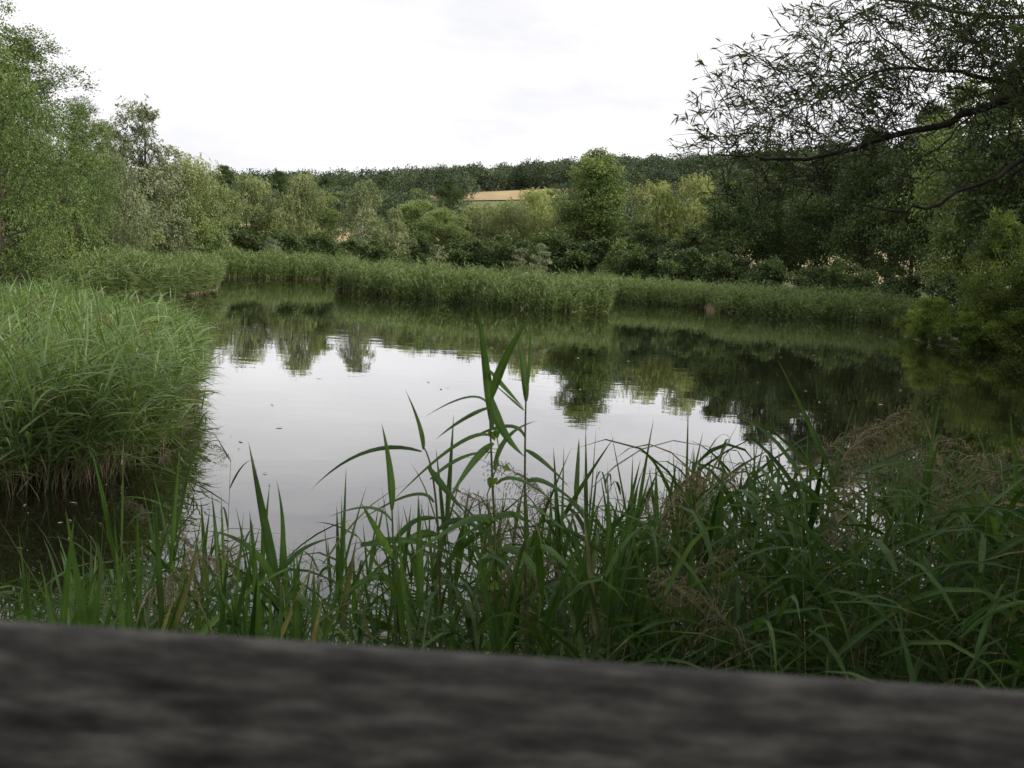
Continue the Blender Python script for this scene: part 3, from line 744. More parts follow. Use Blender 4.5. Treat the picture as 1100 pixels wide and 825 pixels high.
bough([(860, 106, 7.7), (840, 130, 7.6), (810, 140, 7.5), (770, 150, 7.4)], .010, .003)
bn = np.concatenate(boughs)
tw, lf = MB(), MB()
def sprig(a, b, nl, rng, ll=.085, lw=.017):
    pts = curve(a, b, rng.normal(size=3) * .06 + np.array([0, 0, .03]), 6)
    tube(tw, pts, np.linspace(.0028, .0012, 6), 4)
    u = rng.uniform(.25, 1.02, nl)
    k = np.arange(6) / 5
    P = np.stack([np.interp(u, k, pts[:, c]) for c in range(3)], 1) + rng.normal(size=(nl, 3)) * .012
    ax = unit((pts[-1] - pts[0])[None])
    D = ax * 1.0 + rng.normal(size=(nl, 3)) * .62
    L = ll * rng.uniform(.6, 1.25, nl)
    blades(lf, P, D, L, lw * rng.uniform(.8, 1.2, nl), rng.uniform(0, .5, nl), rng, K=2, tint=np.clip(rng.normal(.5, .22, nl), 0, 1), base=.3, peak=.4, roll=rng.uniform(-1.5, 1.5, nl))
nodes = [bn]
def nearest(p):
    allp = np.concatenate(nodes)
    d = np.linalg.norm((allp - p) * np.array([1, .5, 1]), axis=1)
    return allp[int(np.argmin(d + .3 * np.clip(p[0] - allp[:, 0], 0, 9)))]
# clusters of leaf sprays by where the photo shows them: (px, py, sx, sy, n)
CLU = [(765, 100, 16, 22, 16), (790, 125, 26, 22, 22), (745, 145, 12, 8, 6), (800, 60, 16, 14, 12), (770, 165, 20, 12, 12),
       (835, 110, 26, 26, 34), (860, 80, 24, 20, 24), (900, 95, 30, 24, 46), (880, 35, 26, 14, 16), (872, 20, 22, 8, 8), (940, 110, 36, 26, 62), (960, 50, 36, 30, 54),
       (930, 15, 36, 16, 30), (1000, 90, 40, 28, 70), (1040, 40, 40, 30, 80), (1000, 10, 50, 14, 44), (1080, 20, 30, 24, 56), (1085, 80, 30, 24, 50),
       (1060, 130, 40, 14, 26), (870, 150, 34, 12, 30), (920, 140, 30, 12, 30), (830, 165, 26, 12, 20), (800, 195, 20, 12, 10), (850, 200, 26, 16, 12),
       (1090, 55, 30, 30, 40), (765, 185, 22, 14, 10), (735, 160, 8, 16, 5), (1150, 40, 40, 60, 90), (1000, 180, 40, 14, 9), (930, 190, 40, 16, 12)]
TG = []
for cx, cy, sx, sy, n in CLU:
    for _ in range(int(n * .82)):
        TG.append(at(cx + (18 if cx < 810 else 4) + rng.normal() * sx * .72, cy + rng.normal() * sy * .8, 7.5 + rng.normal() * .5))
TG.sort(key=lambda p: min(np.linalg.norm(bn - p, axis=1)))
for b in TG:
    ln = rng.uniform(.26, .60)
    dr_ = unit(np.array([[-.9 + rng.normal() * .5, rng.normal() * .4, .25 + rng.normal() * .65]]))[0]
    s0 = b - dr_ * ln * .5; e = b + dr_ * ln * .5
    a = nearest(s0)
    L = np.linalg.norm(s0 - a)
    if L > .02:
        cpts = curve(a, s0, (0, 0, -.05 * L), 6, rng, .012)
        tube(tw, cpts, np.linspace(.0035 + .004 * min(L, 1), .0028, 6), 4)
        nodes.append(cpts[1:])
    nodes.append(s0[None]); nodes.append(((s0 + e) / 2)[None])
    sprig(s0, e, rng.integers(9, 17), rng, .080, .016)
# unseen rest of the crown above and right of the frame, thickened for shade
for _ in range(1500):
    a = rng.uniform(0, 2 * np.pi); r = 5.6 * math.sqrt(rng.uniform()); z = rng.uniform(3.9, 11.5)
    r *= math.sqrt(max(0.05, 1 - ((z - 7.3) / 4.4) ** 2))
    c = np.array([6.4 + r * math.cos(a), 6.0 + r * math.sin(a), z])
    d = c - CAM
    if d[1] > 0.3:
        qx = W0 / 2 + FPX * (d @ RT) / (d @ F); qy = H0 / 2 - FPX * (d @ UP) / (d @ F)
        if qx < 1135 and qy > -45 and qx > 0:
            continue
    for _ in range(2):
        e = c + rng.normal(size=3) * .35
        sprig(c, e, 26, rng, .12, .03)
    if rng.uniform() < .12:
        zt = np.clip(z - 2, 3.5, 9.8)
        p0 = np.array([np.interp(zt, tp[:, 2], tp[:, k]) for k in range(2)] + [zt])
        tube(tw, curve(p0, c, (0, 0, .3), 7, rng, .05), np.linspace(.05, .01, 7), 5)
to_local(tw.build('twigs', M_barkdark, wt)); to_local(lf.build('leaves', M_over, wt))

# ------------------------------------------------------------------ foreground reeds
RV = []
def reed_variant(seed, plume=False, lush=1.0):
    rng = np.random.default_rng(seed)
    h = 2.3
    n = 12
    zs = np.linspace(0, 1, n)
    lean = rng.normal(size=2) * .10; bend = rng.normal(size=2) * .10 + np.array([-.05, 0])
    pts = np.stack([lean[0] * zs + bend[0] * zs ** 2.5, lean[1] * zs + bend[1] * zs ** 2.5, h * (zs * (1.0 if plume else .90))], 1)
    st = MB(); tube(st, pts, np.linspace(.0055, .0022, n), 6, tint=rng.uniform(.2, .8))
    def along(t): return np.stack([np.interp(t, zs, pts[:, c]) for c in range(3)], -1)
    lv = MB()
    nl = int(rng.integers(9, 13) * lush)
    side = rng.uniform(0, 2 * np.pi)
    t = np.linspace(.22, .97, nl) + rng.normal(size=nl) * .012
    a = side + np.pi * np.arange(nl) + rng.normal(size=nl) * .55
    wind = np.array([-.50, 0.])
    steep = np.interp(t, [.2, .75, .9, 1], [.45, .65, 1.1, 2.6]) * rng.uniform(.5, 1.5, nl)
    U = np.stack([np.cos(a) + wind[0], np.sin(a) * .8, steep], 1)
    L = np.interp(t, [.2, .6, .9, 1.], [.42, .60, .52, .36]) * rng.uniform(.8, 1.25, nl)
    Wd = np.interp(t, [.2, .6, 1.], [.021, .028, .023]) * rng.uniform(.75, 1.2, nl)
    dr = np.interp(t, [.2, .8, .93, 1], [1.5, 1.0, .35, .1]) * rng.uniform(.35, 1.5, nl)
    blades(lv, along(np.clip(t, 0, 1)), U, L, Wd, dr, rng, K=9, fold=.35, tint=np.clip(rng.normal(.5, .2, nl), 0, 1), twist=.7, base=.3, peak=.28, roll=rng.normal(size=nl) * .5)
    # leaf sheaths at the nodes hug the stem; the young leaf roll forms the tip
    if not plume:
        tip = pts[-1]
        U = np.array([[lean[0] * .3 + rng.normal() * .10, rng.normal() * .10, 1.0], [rng.normal() * .22, rng.normal() * .22, 1.0]])
        blades(lv, np.array([tip, tip - [0, 0, .05]]), U, np.array([.34, .30]), .024, .12, rng, K=7, fold=.5, tint=np.array([.6, .45]), base=.5, peak=.25)
    me = [st.mesh('reed_stem', M_forestem, True), lv.mesh('reed_leaves', M_fore, True)]
    if plume:
        pl = MB(); top = pts[-1]
        a0 = rng.uniform(-.6, .6) + (0 if rng.uniform() < .7 else np.pi)
        ns = 46
        tt = np.sort(rng.uniform(0, 1, ns))
        axd = unit(np.array([[math.cos(a0) * .5, math.sin(a0) * .5, 1.0]]))[0]
        axl = .30
        ax = np.stack([top + axd * axl * u + np.array([math.cos(a0), math.sin(a0), -.5]) * .13 * u ** 2 for u in np.linspace(0, 1, 7)])
        tube(pl, ax, np.linspace(.002, .0008, 7), 4, tint=.4)
        P = np.stack([np.interp(tt, np.linspace(0, 1, 7), ax[:, c]) for c in range(3)], 1)
        aa = a0 + rng.normal(size=ns) * .8
        U = np.stack([np.cos(aa), np.sin(aa), rng.uniform(.3, 1.4, ns)], 1)
        LL = .17 * (1.15 - tt * .7) * rng.uniform(.6, 1.2, ns)
        for rep in range(2):
            jit = U + rng.normal(size=U.shape) * .25
            blades(pl, P, jit, LL, .0035, rng.uniform(1.4, 2.8, ns), rng, K=6, tint=np.clip(rng.normal(.5, .25, ns), 0, 1), base=.7, peak=.4)
            # spikelets along the strands
            for u in (.45, .65, .85, 1.0):
                ctr = P + unit(jit + np.array([0, 0, -1.]) * (2.0 * u ** 1.4)[...] if False else jit * (1 - .35 * u) + np.array([0, 0, -1.1 * u ** 1.6])) * (LL * u * .9)[:, None]
                leaves(pl, ctr, np.stack([np.cos(aa) * .4, np.sin(aa) * .4, -np.ones(ns)], 1) + rng.normal(size=(ns, 3)) * .4, .016, .004, rng, np.clip(rng.normal(.6, .2, ns), 0, 1))
        me.append(pl.mesh('reed_plume', M_plume))
    hz = max(np.concatenate([np.array([v.co[2] for v in m_.vertices]) for m_ in me]))
    allv = np.concatenate([np.array([v.co[:] for v in m_.vertices]) for m_ in me])
    RV.append((me, float(hz), allv[np.argmax(allv[:, 2])]))
for s in range(12):
    reed_variant(100 + s)
for s in range(5):
    reed_variant(200 + s, plume=True)
PL0 = 12

def place_reed(px, top_y, d, var, rz, label, group=None, xs=1.0, tip=True):
    """a reed rooted at distance d whose tip reaches the pixel height top_y"""
    me, hz, tipv = RV[var]
    p = at(px, top_y, d)
    if tip:
        sx = p[2] / hz * xs
        p = p - np.array([tipv[0] * math.cos(rz) - tipv[1] * math.sin(rz), tipv[0] * math.sin(rz) + tipv[1] * math.cos(rz), 0]) * sx
    z0 = max(float(ground_z(p[0], p[1])[0]), -.4)
    s = (p[2] - z0) / hz
    o = thing('reed', label, 'reed', (p[0], p[1], z0), rz, (s * xs, s * xs, s), group)
    for nm, m_ in zip(('stem', 'leaves', 'plume'), me):
        link(nm, m_, o)
    return o

def env_top(px):
    return np.interp(px, [-150, 0, 60, 130, 180, 260, 330, 400, 470, 530, 600, 660, 720, 790, 850, 950, 1010, 1100, 1250],
                     [560, 560, 556, 520, 520, 520, 540, 525, 500, 490, 500, 480, 470, 450, 430, 450, 465, 470, 470])

# stalks whose leaves can be told apart one by one
def px_curve(pts, d, n, dep=(0, 0)):
    """smooth curve through pixel points standing at distance d, from dep[0] to dep[1] metres further"""
    m_ = len(pts)
    P = np.array([at(x, y, d + dep[0] + (dep[1] - dep[0]) * k / max(1, m_ - 1)) for k, (x, y) in enumerate(pts)])
    t = np.linspace(0, m_ - 1, n)
    if m_ == 2:
        return P[0] + (P[1] - P[0]) * t[:, None]
    # quadratic through three points, linear otherwise
    if m_ == 3:
        u = t[:, None] / 2
        c = 2 * P[1] - .5 * (P[0] + P[2])
        return (1 - u) ** 2 * P[0] + 2 * u * (1 - u) * c + u ** 2 * P[2]
    return np.stack([np.interp(t, np.arange(m_), P[:, k]) for k in range(3)], 1)

def strip(mb, C, W, turn, tint, fold=.35):
    n = len(C); t = np.linspace(0, 1, n)
    T = unit(np.gradient(C, axis=0))
    view = unit(C - np.array([.3, -1.5, 3.2]))
    S = unit(np.cross(T, view)); Nn = np.cross(S, T)
    a = (turn[0] + (turn[1] - turn[0]) * t)[:, None]
    S2 = S * np.cos(a) + Nn * np.sin(a); N2 = np.cross(S2, T)
    w = (W * .5 * (.30 + .70 * np.clip(t / .3, 0, 1) ** .7) * (1 - t ** 2.0) + W * .008)[:, None]
    v = np.stack([C - S2 * w, C - N2 * w * fold, C + S2 * w], 1).reshape(-1, 3)
    f = [(k * 3 + j, k * 3 + j + 1, k * 3 + j + 4, k * 3 + j + 3) for k in range(n - 1) for j in (0, 1)]
    mb.add(v, f, 0, tint, np.stack([np.tile([0, .5, 1], n), np.repeat(t, 3)], 1))

def singled_reed(label, d, stem_px, leaf_px, seed):
    rng = np.random.default_rng(seed)
    C = px_curve(stem_px, d, 14)
    z0 = float(ground_z(C[-1][0], C[-1][1])[0])
    foot = np.array([C[-1][0] + .03, C[-1][1] + .04, z0])
    C = np.concatenate([C, curve(C[-1], foot, (0, 0, 0), 6)[1:]])
    o = thing('reed', label, 'reed', tuple(foot), group='reed stalks standing out of the fringe')
    sm, lm = MB(), MB()
    tube(sm, C - foot, np.linspace(.0022, .006, len(C)), 6, tint=.4)
    for pts, W, dep in leaf_px:
        L = px_curve(pts, d, 12, dep)
        tr = rng.uniform(-.5, .5)
        strip(lm, L - foot, W, (tr, tr + rng.uniform(-.5, .5)), float(np.clip(rng.normal(.5, .18), 0, 1)))
    sm.build('stem', M_forestem, o, True); lm.build('leaves', M_fore, o, True)
    return o

singled_reed('tallest reed stalk of all, its spear-shaped tip against the far reflections', 2.5,
    [(526, 440), (531, 560), (540, 735)],
    [([(529, 460), (522, 395), (512, 320)], .026, (0, .02)), ([(528, 428), (543, 385), (573, 334)], .026, (0, -.10)),
     ([(526, 398), (542, 416), (563, 439)], .019, (0, .05)), ([(528, 427), (540, 462), (564, 491)], .027, (0, -.08)),
     ([(529, 437), (500, 449), (468, 472)], .014, (0, .15)), ([(524, 434), (500, 427), (456, 448)], .012, (0, .2)),
     ([(530, 476), (508, 497), (480, 540)], .024, (0, -.15)), ([(530, 470), (490, 478), (420, 540)], .014, (0, .1)),
     ([(533, 520), (560, 516), (604, 548)], .024, (0, -.1)), ([(535, 560), (500, 560), (440, 600)], .026, (0, -.2)),
     ([(536, 590), (565, 600), (590, 650)], .026, (0, -.2)), ([(531, 505), (545, 470), (577, 452)], .015, (0, .1))], 1)
singled_reed('second tallest reed stalk, its broad top leaf standing just right of the tallest', 2.58,
    [(565, 425), (564, 560), (567, 735)],
    [([(565, 431), (562, 390), (552, 336)], .026, (0, .05)), ([(565, 428), (569, 385), (570, 343)], .012, (0, .0)),
     ([(563, 441), (545, 425), (522, 405)], .012, (0, .1)), ([(564, 483), (585, 497), (612, 524)], .017, (0, .0)),
     ([(564, 470), (540, 458), (490, 480)], .014, (0, .15)), ([(564, 520), (590, 520), (640, 560)], .022, (0, -.1)),
     ([(564, 560), (535, 555), (480, 590)], .024, (0, -.1)), ([(565, 600), (590, 590), (630, 640)], .028, (0, -.2))], 2)
singled_reed('thin reed whose pointed tip stands alone over bright water, left of the tallest', 2.7,
    [(455, 480), (470, 560), (472, 735)],
    [([(455, 483), (450, 455), (435, 418)], .020, (0, .0)), ([(453, 485), (392, 486), (334, 526)], .015, (0, .1)),
     ([(460, 501), (478, 525), (502, 553)], .022, (0, -.1)), ([(466, 540), (440, 532), (385, 560)], .018, (0, .1)),
     ([(470, 570), (500, 560), (535, 590)], .022, (0, -.1)), ([(470, 575), (440, 580), (400, 620)], .026, (0, -.15)),
     ([(462, 515), (500, 490), (535, 487)], .013, (0, .2)), ([(471, 610), (490, 590), (500, 545)], .022, (0, -.1))], 3)
singled_reed('slim reed with one long upright leaf, left of the thin reed with the lone tip', 2.5,
    [(421, 545), (424, 640), (426, 735)],
    [([(421, 548), (419, 505), (410, 455)], .022, (0, .05)), ([(421, 560), (395, 545), (352, 556)], .014, (0, .1)),
     ([(422, 585), (445, 560), (470, 556)], .018, (0, 0)), ([(423, 600), (405, 570), (388, 540)], .022, (0, -.1)),
     ([(424, 630), (400, 620), (360, 650)], .026, (0, -.1))], 4)
singled_reed('straight reed with tight leaves at the left rim of the bright water', 2.35,
    [(300, 610), (303, 680), (306, 735)],
    [([(300, 640), (284, 560), (267, 475)], .028, (0, .1)), ([(300, 625), (304, 570), (297, 515)], .016, (0, 0)),
     ([(301, 640), (270, 590), (220, 570)], .024, (0, -.1)), ([(301, 620), (325, 590), (372, 575)], .020, (0, .1)),
     ([(302, 660), (320, 640), (350, 690)], .028, (0, -.2))], 5)

# the stalks one can single out
HERO = [
        (483, 445, 2.8, 5, 3.0, 'reed with long leaves sweeping left just beside the tallest stalk', 1.0),
        (198, 470, 2.6, 2, 0.2, 'upright dark reed before the wispy brown plumes by the left clump', .8),
        (133, 472, 2.5, 9, 2.0, 'slim upright reed before the shaded foot of the left clump', .7),
        (291, 520, 2.4, 6, 5.0, 'short upright reed with pale tip left of centre over bright water', .8),
        (380, 500, 2.7, 8, 1.0, 'reed with two narrow upright tips over the middle of the bright water', .7),
        (404, 520, 2.5, 10, 3.3, 'short broad-bladed reed in the low middle of the fringe', .9),
        (62, 545, 1.9, 0, 0.9, 'broad-bladed bright green reed near the left corner above the plank', 1.0),
        (20, 560, 2.0, 11, 3.6, 'reed cut by the left edge just above the plank', 1.0),
        (606, 478, 2.8, 9, 0.8, 'reed with leaf raised right of the two tallest stalks', .9),
        (640, 458, 3.0, 0, 5.6, 'reed tip reaching the poplar reflection', .9),
        (700, 448, 3.0, 2, 2.4, 'reed with steep leaves below the right rim of the poplar reflection', .9),
        (738, 432, 3.2, 4, 1.5, 'tall leafy reed left of the brown feathery plume', 1.0),
        (1012, 428, 3.0, 6, 0.3, 'tall dark reed standing up before the dim right water', .8),
        (964, 470, 3.1, 8, 2.2, 'reed with arching blades between plumes on the dim right water', 1.0),
        (1085, 440, 3.2, 5, 4.0, 'dark reed at the right edge of the fringe', 1.0)]
for px, ty, d, v, rz, lab, xs in HERO:
    place_reed(px, ty, d, v, rz, lab, 'reed stalks standing out of the fringe', xs)
PLU = [(830, 385, 3.4, 12, .2, 'tall brown feathery reed plume right of centre, highest of the plumes'),
       (868, 425, 3.5, 13, .0, 'brown drooping reed plume just right of the highest plume'),
       (920, 432, 3.4, 14, .3, 'dull reed plume arching over the dim right water'),
       (985, 440, 3.5, 15, .1, 'reed plume by the tall dark reed on the right'),
       (1045, 455, 3.3, 16, .4, 'reed plume nearest the right edge of the fringe'),
       (620, 478, 3.1, 13, 2.9, 'fine reed plume against bright water right of the two tallest stalks'),
       (665, 470, 3.2, 12, 3.2, 'feathery reed plume below the poplar reflection'),
       (590, 560, 2.6, 15, 2.7, 'brown hanging plume low in the middle of the fringe'),
       (770, 610, 2.3, 14, 3.0, 'pale brown plume bowed low above the plank right of centre'),
       (106, 590, 2.0, 16, 3.1, 'withered brown plume hanging low near the left corner'),
       (690, 500, 3.0, 16, 2.8, 'dusky plume among steep reed leaves right of the middle'),
       (790, 470, 3.3, 15, 3.3, 'small plume left below the highest brown plume')]
for px, ty, d, v, rz, lab in PLU:
    place_reed(px, ty, d, v, rz, lab, 'reed plumes in the fringe')
rng = np.random.default_rng(404)
SEC = [(-120, 210, 50, 'green reed stalk of the sparse left end of the fringe, before the left clump', 'reeds of the left end of the fringe'),
       (210, 480, 56, 'green reed stalk of the low fringe before the bright water', 'reeds before the bright water'),
       (480, 720, 80, 'green reed stalk of the tangled middle of the fringe', 'reeds of the middle of the fringe'),
       (720, 1200, 90, 'dark reed stalk of the dense right end of the fringe', 'reeds of the dense right end')]
for x0, x1, n, lab, grp in SEC:
    for i in range(n):
        px = rng.uniform(x0, x1)
        d = rng.uniform(2.3, 4.6) if px > 450 else rng.uniform(2.0, 4.2)
        ty = env_top(px) + abs(rng.normal()) * 55 + rng.uniform(0, 25)
        var = int(rng.integers(0, 12)) if rng.uniform() > (.03 if px < 560 else .09) else int(rng.integers(12, 17))
        place_reed(px, ty, d, var, rng.normal() * .7 + (math.pi if rng.uniform() < .22 else 0), lab, grp, rng.uniform(.75, 1.1))

# uncountable low growth along the bank
rng = np.random.default_rng(9)
um = MB()
n = 4600
px = rng.uniform(-250, 1350, n); d = rng.uniform(2.3, 5.6, n)
keep = rng.uniform(size=n) < np.interp(px, [-200, 150, 450, 700, 1000], [.85, .50, .28, .75, 1.0])
px, d = px[keep], d[keep]; n = len(px)
P = np.stack([(px - 550) / FPX * d, d, np.zeros(n)], 1)
P[:, 2] = np.maximum(ground_z(P[:, 0], P[:, 1]), -.1)
ptop = env_top(px) + np.interp(px, [0, 400, 800, 1100], [75, 70, 45, 35]) + rng.uniform(0, 1, n) ** 1.2 * 190
yh = 279 + .0612 * (px - 550)
hh = np.clip(CAMZ - d * np.tan(np.arctan((ptop - 412.5) / FPX) + PITCH + .0612 * (550 - px) / FPX) - P[:, 2], .5, 2.3)
up = np.stack([rng.normal(size=n) * .12 + .04, rng.normal(size=n) * .12, np.ones(n)], 1)
blades(um, P, up, hh, .007, .1, rng, K=3, mi=(rng.uniform(size=n) < .22).astype(np.int32), tint=rng.uniform(.1, .8, n), base=1, peak=.1)
for k in range(6):
    t = .35 + .65 * (k + rng.uniform(0, 1, n)) / 6
    a = rng.uniform(0, 6.28, n)
    U = np.stack([np.cos(a) + .1, np.sin(a), rng.uniform(.3, 1.6, n)], 1)
    blades(um, P + unit(up) * (hh * t)[:, None], U, rng.uniform(.22, .46, n), rng.uniform(.009, .022, n), rng.uniform(.4, 1.9, n), rng, K=5, fold=.3, tint=np.clip(rng.normal(.45, .22, n), 0, 1), twist=.6, mi=(rng.uniform(size=n) < .002).astype(np.int32))
o = um.build('reed_undergrowth', [M_under, M_dry]); tag(o, 'tangled low reed growth along the near bank above the plank', 'undergrowth', kind='stuff')

# wispy dead sprays by the left clump
rng = np.random.default_rng(15)
for px, ty, d, rz, lab in [(205, 440, 8.5, 0.2, 'thin brown spray leaning out over bright water from the left clump'),
                           (232, 462, 7.5, .3, 'brown reed plume drooping over the water before the left clump'),
                           (185, 470, 8.0, 2.5, 'withered wispy plume at the foot of the left clump'),
                           (216, 412, 9.5, .1, 'fine brown plume at the overhanging right rim of the left clump'),
                           (178, 520, 6.5, 2.9, 'low dead plume over the dark water before the left clump')]:
    place_reed(px, ty, d, 12 + int(rng.integers(0, 5)), rz, lab, 'wispy plumes by the left clump')

rng = np.random.default_rng(61)
for px, ty, d in [(34, 316, 15.5), (66, 322, 17), (112, 330, 15), (150, 338, 14), (92, 352, 13), (22, 352, 12.5), (170, 352, 15.5)]:
    place_reed(px, ty, d, 12 + int(rng.integers(0, 5)), rng.normal() * .5, 'brown seed plume rising from the top of the near left clump', 'seed plumes of the near left clump')

# bindweed climbing the tallest reed
rng = np.random.default_rng(3)
b0 = at(540, 720, 2.47); b1 = at(531, 466, 2.47)
vt = thing('bindweed', 'light green bindweed with heart-shaped leaves climbing the tallest reed', 'climbing plant', (b0[0], b0[1], float(ground_z(b0[0], b0[1])[0])))
zs = np.linspace(vt.location.z, b1[2], 60)
u = (zs - zs[0]) / (zs[-1] - zs[0])
vp = np.stack([b0[0] + (b1[0] - b0[0]) * u + .014 * np.cos(zs * 26), b0[1] + .014 * np.sin(zs * 26), zs], 1) - np.array(vt.location)
m_ = MB(); tube(m_, vp, .0016, 5); m_.build('stem', M_vine, vt, True)
hm = MB()
for k in range(80):
    i = int(rng.uniform(12, 60)) if k else 59
    p = vp[min(i, 59)]; s = rng.uniform(.010, .018); a = rng.uniform(0, 6.28)
    out_ = np.array([math.cos(a), math.sin(a), 0]); c = p + out_ * .02
    tube(hm, [p, c], .0008, 4)
    dn = unit((out_ * .6 + np.array([0, 0, -.8]) + rng.normal(size=3) * .3)[None])[0]
    sd_ = unit(np.cross(dn, out_ + rng.normal(size=3) * .4)[None])[0]; nn = np.cross(sd_, dn)
    prof = [(0, 0), (-.35, .55), (.15, .85), (.9, .62), (1.5, .28), (2.0, 0)]
    cen = [c + dn * s * (0.0 + q) - nn * s * .15 for q in (0, .05, .3, .9, 1.5, 2.0)]
    vv, ff = [], []
    for j, (al, wd) in enumerate(prof):
        vv += [c + dn * s * al - sd_ * s * wd, cen[j], c + dn * s * al + sd_ * s * wd]
    for j in range(5):
        for q in (0, 1):
            ff.append((j * 3 + q, j * 3 + q + 1, j * 3 + q + 4, j * 3 + q + 3))
    hm.add(vv, ff, 0, np.clip(rng.normal(.55, .2), 0, 1))
hm.build('leaves', M_vine, vt, True)

# leaves and bits of reed afloat
rng = np.random.default_rng(21)
fl = MB()
FP = [ground(rng.uniform(190, 640), rng.uniform(312, 420)) for _ in range(46)] + [ground(rng.uniform(600, 1000), rng.uniform(350, 440)) for _ in range(26)] \
    + [ground(rng.uniform(170, 300) , rng.uniform(430, 620)) for _ in range(34)] + [ground(rng.uniform(20, 190), rng.uniform(520, 600)) for _ in range(34)]
for p in FP:
    a = rng.uniform(0, 6.28); L = rng.uniform(.015, .05) * (1 if p[1] < 14 else 2.2); w_ = L * rng.uniform(.14, .4)
    c_, s_ = math.cos(a), math.sin(a)
    q = [(-L, 0), (0, w_), (L, 0), (0, -w_)]
    fl.add([(p[0] + x * c_ - y * s_, p[1] + x * s_ + y * c_, .006 + .004 * k) for k, (x, y) in enumerate(q)], [(0, 1, 2, 3)], 0, rng.uniform(0, .55))
tag(fl.build('floating_leaves', M_dry), 'scattered dead leaves and bits of reed floating on the pond', kind='stuff')

# ------------------------------------------------------------------ wooden railing in front of the camera
m, nt, out = new_mat('weathered_wood')
tc = N(nt, 'ShaderNodeTexCoord'); mp = N(nt, 'ShaderNodeMapping'); mp.inputs['Scale'].default_value = (4.6, 23, 23)
nt.links.new(tc.outputs['Object'], mp.inputs['Vector'])
nz = N(nt, 'ShaderNodeTexNoise'); nz.inputs['Scale'].default_value = 5; nz.inputs['Detail'].default_value = 9; nz.inputs['Roughness'].default_value = .65
nt.links.new(mp.outputs['Vector'], nz.inputs['Vector'])
col = ramp(nt, nz.outputs['Fac'], [(.34, (.020, .019, .017)), (.5, (.062, .058, .053)), (.66, (.140, .133, .120))])
b = N(nt, 'ShaderNodeBsdfPrincipled'); b.inputs['Roughness'].default_value = .85; b.inputs['Specular IOR Level'].default_value = .2
nt.links.new(col, b.inputs['Base Color'])
bp = N(nt, 'ShaderNodeBump'); bp.inputs['Strength'].default_value = .8; bp.inputs['Distance'].default_value = .004
nt.links.new(nz.outputs['Fac'], bp.inputs['Height']); nt.links.new(bp.outputs['Normal'], b.inputs['Normal'])
nt.links.new(b.outputs[0], out.inputs['Surface'])
M_plank = m

def box(name, c, s, mat, parent=None, bev=.006):
    bm = bmesh.new(); bmesh.ops.create_cube(bm, size=1)
    for v in bm.verts:
        v.co = Vector((v.co.x * s[0], v.co.y * s[1], v.co.z * s[2]))
    if bev:
        bmesh.ops.bevel(bm, geom=bm.edges[:], offset=bev, segments=3, affect='EDGES', profile=.5)
    me = bpy.data.meshes.new(name); bm.to_mesh(me); bm.free(); me.materials.append(mat)
    o = link(name, me, parent); o.location = c
    return o

RY = .30
rt_ = at(550, 708, RY)
rail = thing('wooden_railing', 'weathered grey wooden railing, blurred, right in front of the viewer', 'railing', (0, RY, 1.26))
RZ = rt_[2] - .0103
hgt = .16
box('rail', (0, .012, RZ - hgt / 2 - 1.26), (3.4, .020, hgt), M_plank, rail, .004).rotation_euler = (R_(-20), R_(.5), 0)
box('lower_rail', (0, .026, .55), (3.4, .03, .12), M_plank, rail)
for sx in (-1.3, 1.3):
    box('post', (sx, .070, (RZ - 1.26 - .03) / 2), (.09, .09, RZ - 1.26 - .03), M_plank, rail)
pl = thing('viewing_platform', 'wooden viewing platform carrying the railing', 'platform', (0, -.7, 0))
for k in range(16):
    box('deck_board', (0, -1.2 + .147 * k + .07, 1.24), (3.4, .14, .035), M_plank, pl, .004)
for sx in (-1.55, 1.55):
    box('joist', (sx, 0.0, 1.145), (.06, 2.3, .15), M_plank, pl, .004)
    for sy in (-1.05, 1.0):
        box('leg', (sx, sy, .56), (.12, .12, 1.02), M_plank, pl, .004)

# unseen trees added round the platform to shade railing and near reeds
GBk = 'added shade trees behind the viewing platform'
for i, (x, y, k, s) in enumerate([(-7, -11, 'broad_c', .9), (2.5, -12.5, 'broad_c', .9), (7.2, -4.2, 'broad_c', 1.05), (13, 2, 'broad_c', .95), (-3.5, -8.5, 'shrub_c', 1.0)]):
    mt, mc, H, Rr = TREES[k]
    z0 = float(ground_z(x, y)[0])
    t = thing('shrub' if 'shrub' in k else 'broadleaf_tree', 'dark tree or shrub added unseen behind the viewing platform for shade', 'tree', (x, y, z0), i * 1.1, s, GBk)
    link('trunk', mt, t); link('crown', mc, t)

for i, (x, y, k, s) in enumerate([(54, 86, 'broad_c', 1.1), (62, 96, 'broad_c', 1.1), (58, 74, 'broad_b', 1.25), (50, 62, 'broad_c', 1.0), (42, 50, 'broad_c', 1.0), (38, 38, 'broad_b', 1.1), (37, 62, 'broad_c', 1.0), (42, 73, 'broad_c', 1.05), (33, 26, 'broad_c', .9), (24, 14, 'broad_b', 1.0)]):  # unseen trees added to shade the right-hand water, reeds and trees
    mt, mc, H, Rr = TREES[k]
    t = thing('broadleaf_tree', 'unseen tree added on the right bank outside the picture for shade', 'tree', (x, y, float(ground_z(x, y)[0])), i * .9, s, 'added shade trees outside the picture')
    link('trunk', mt, t); link('crown', mc, t)

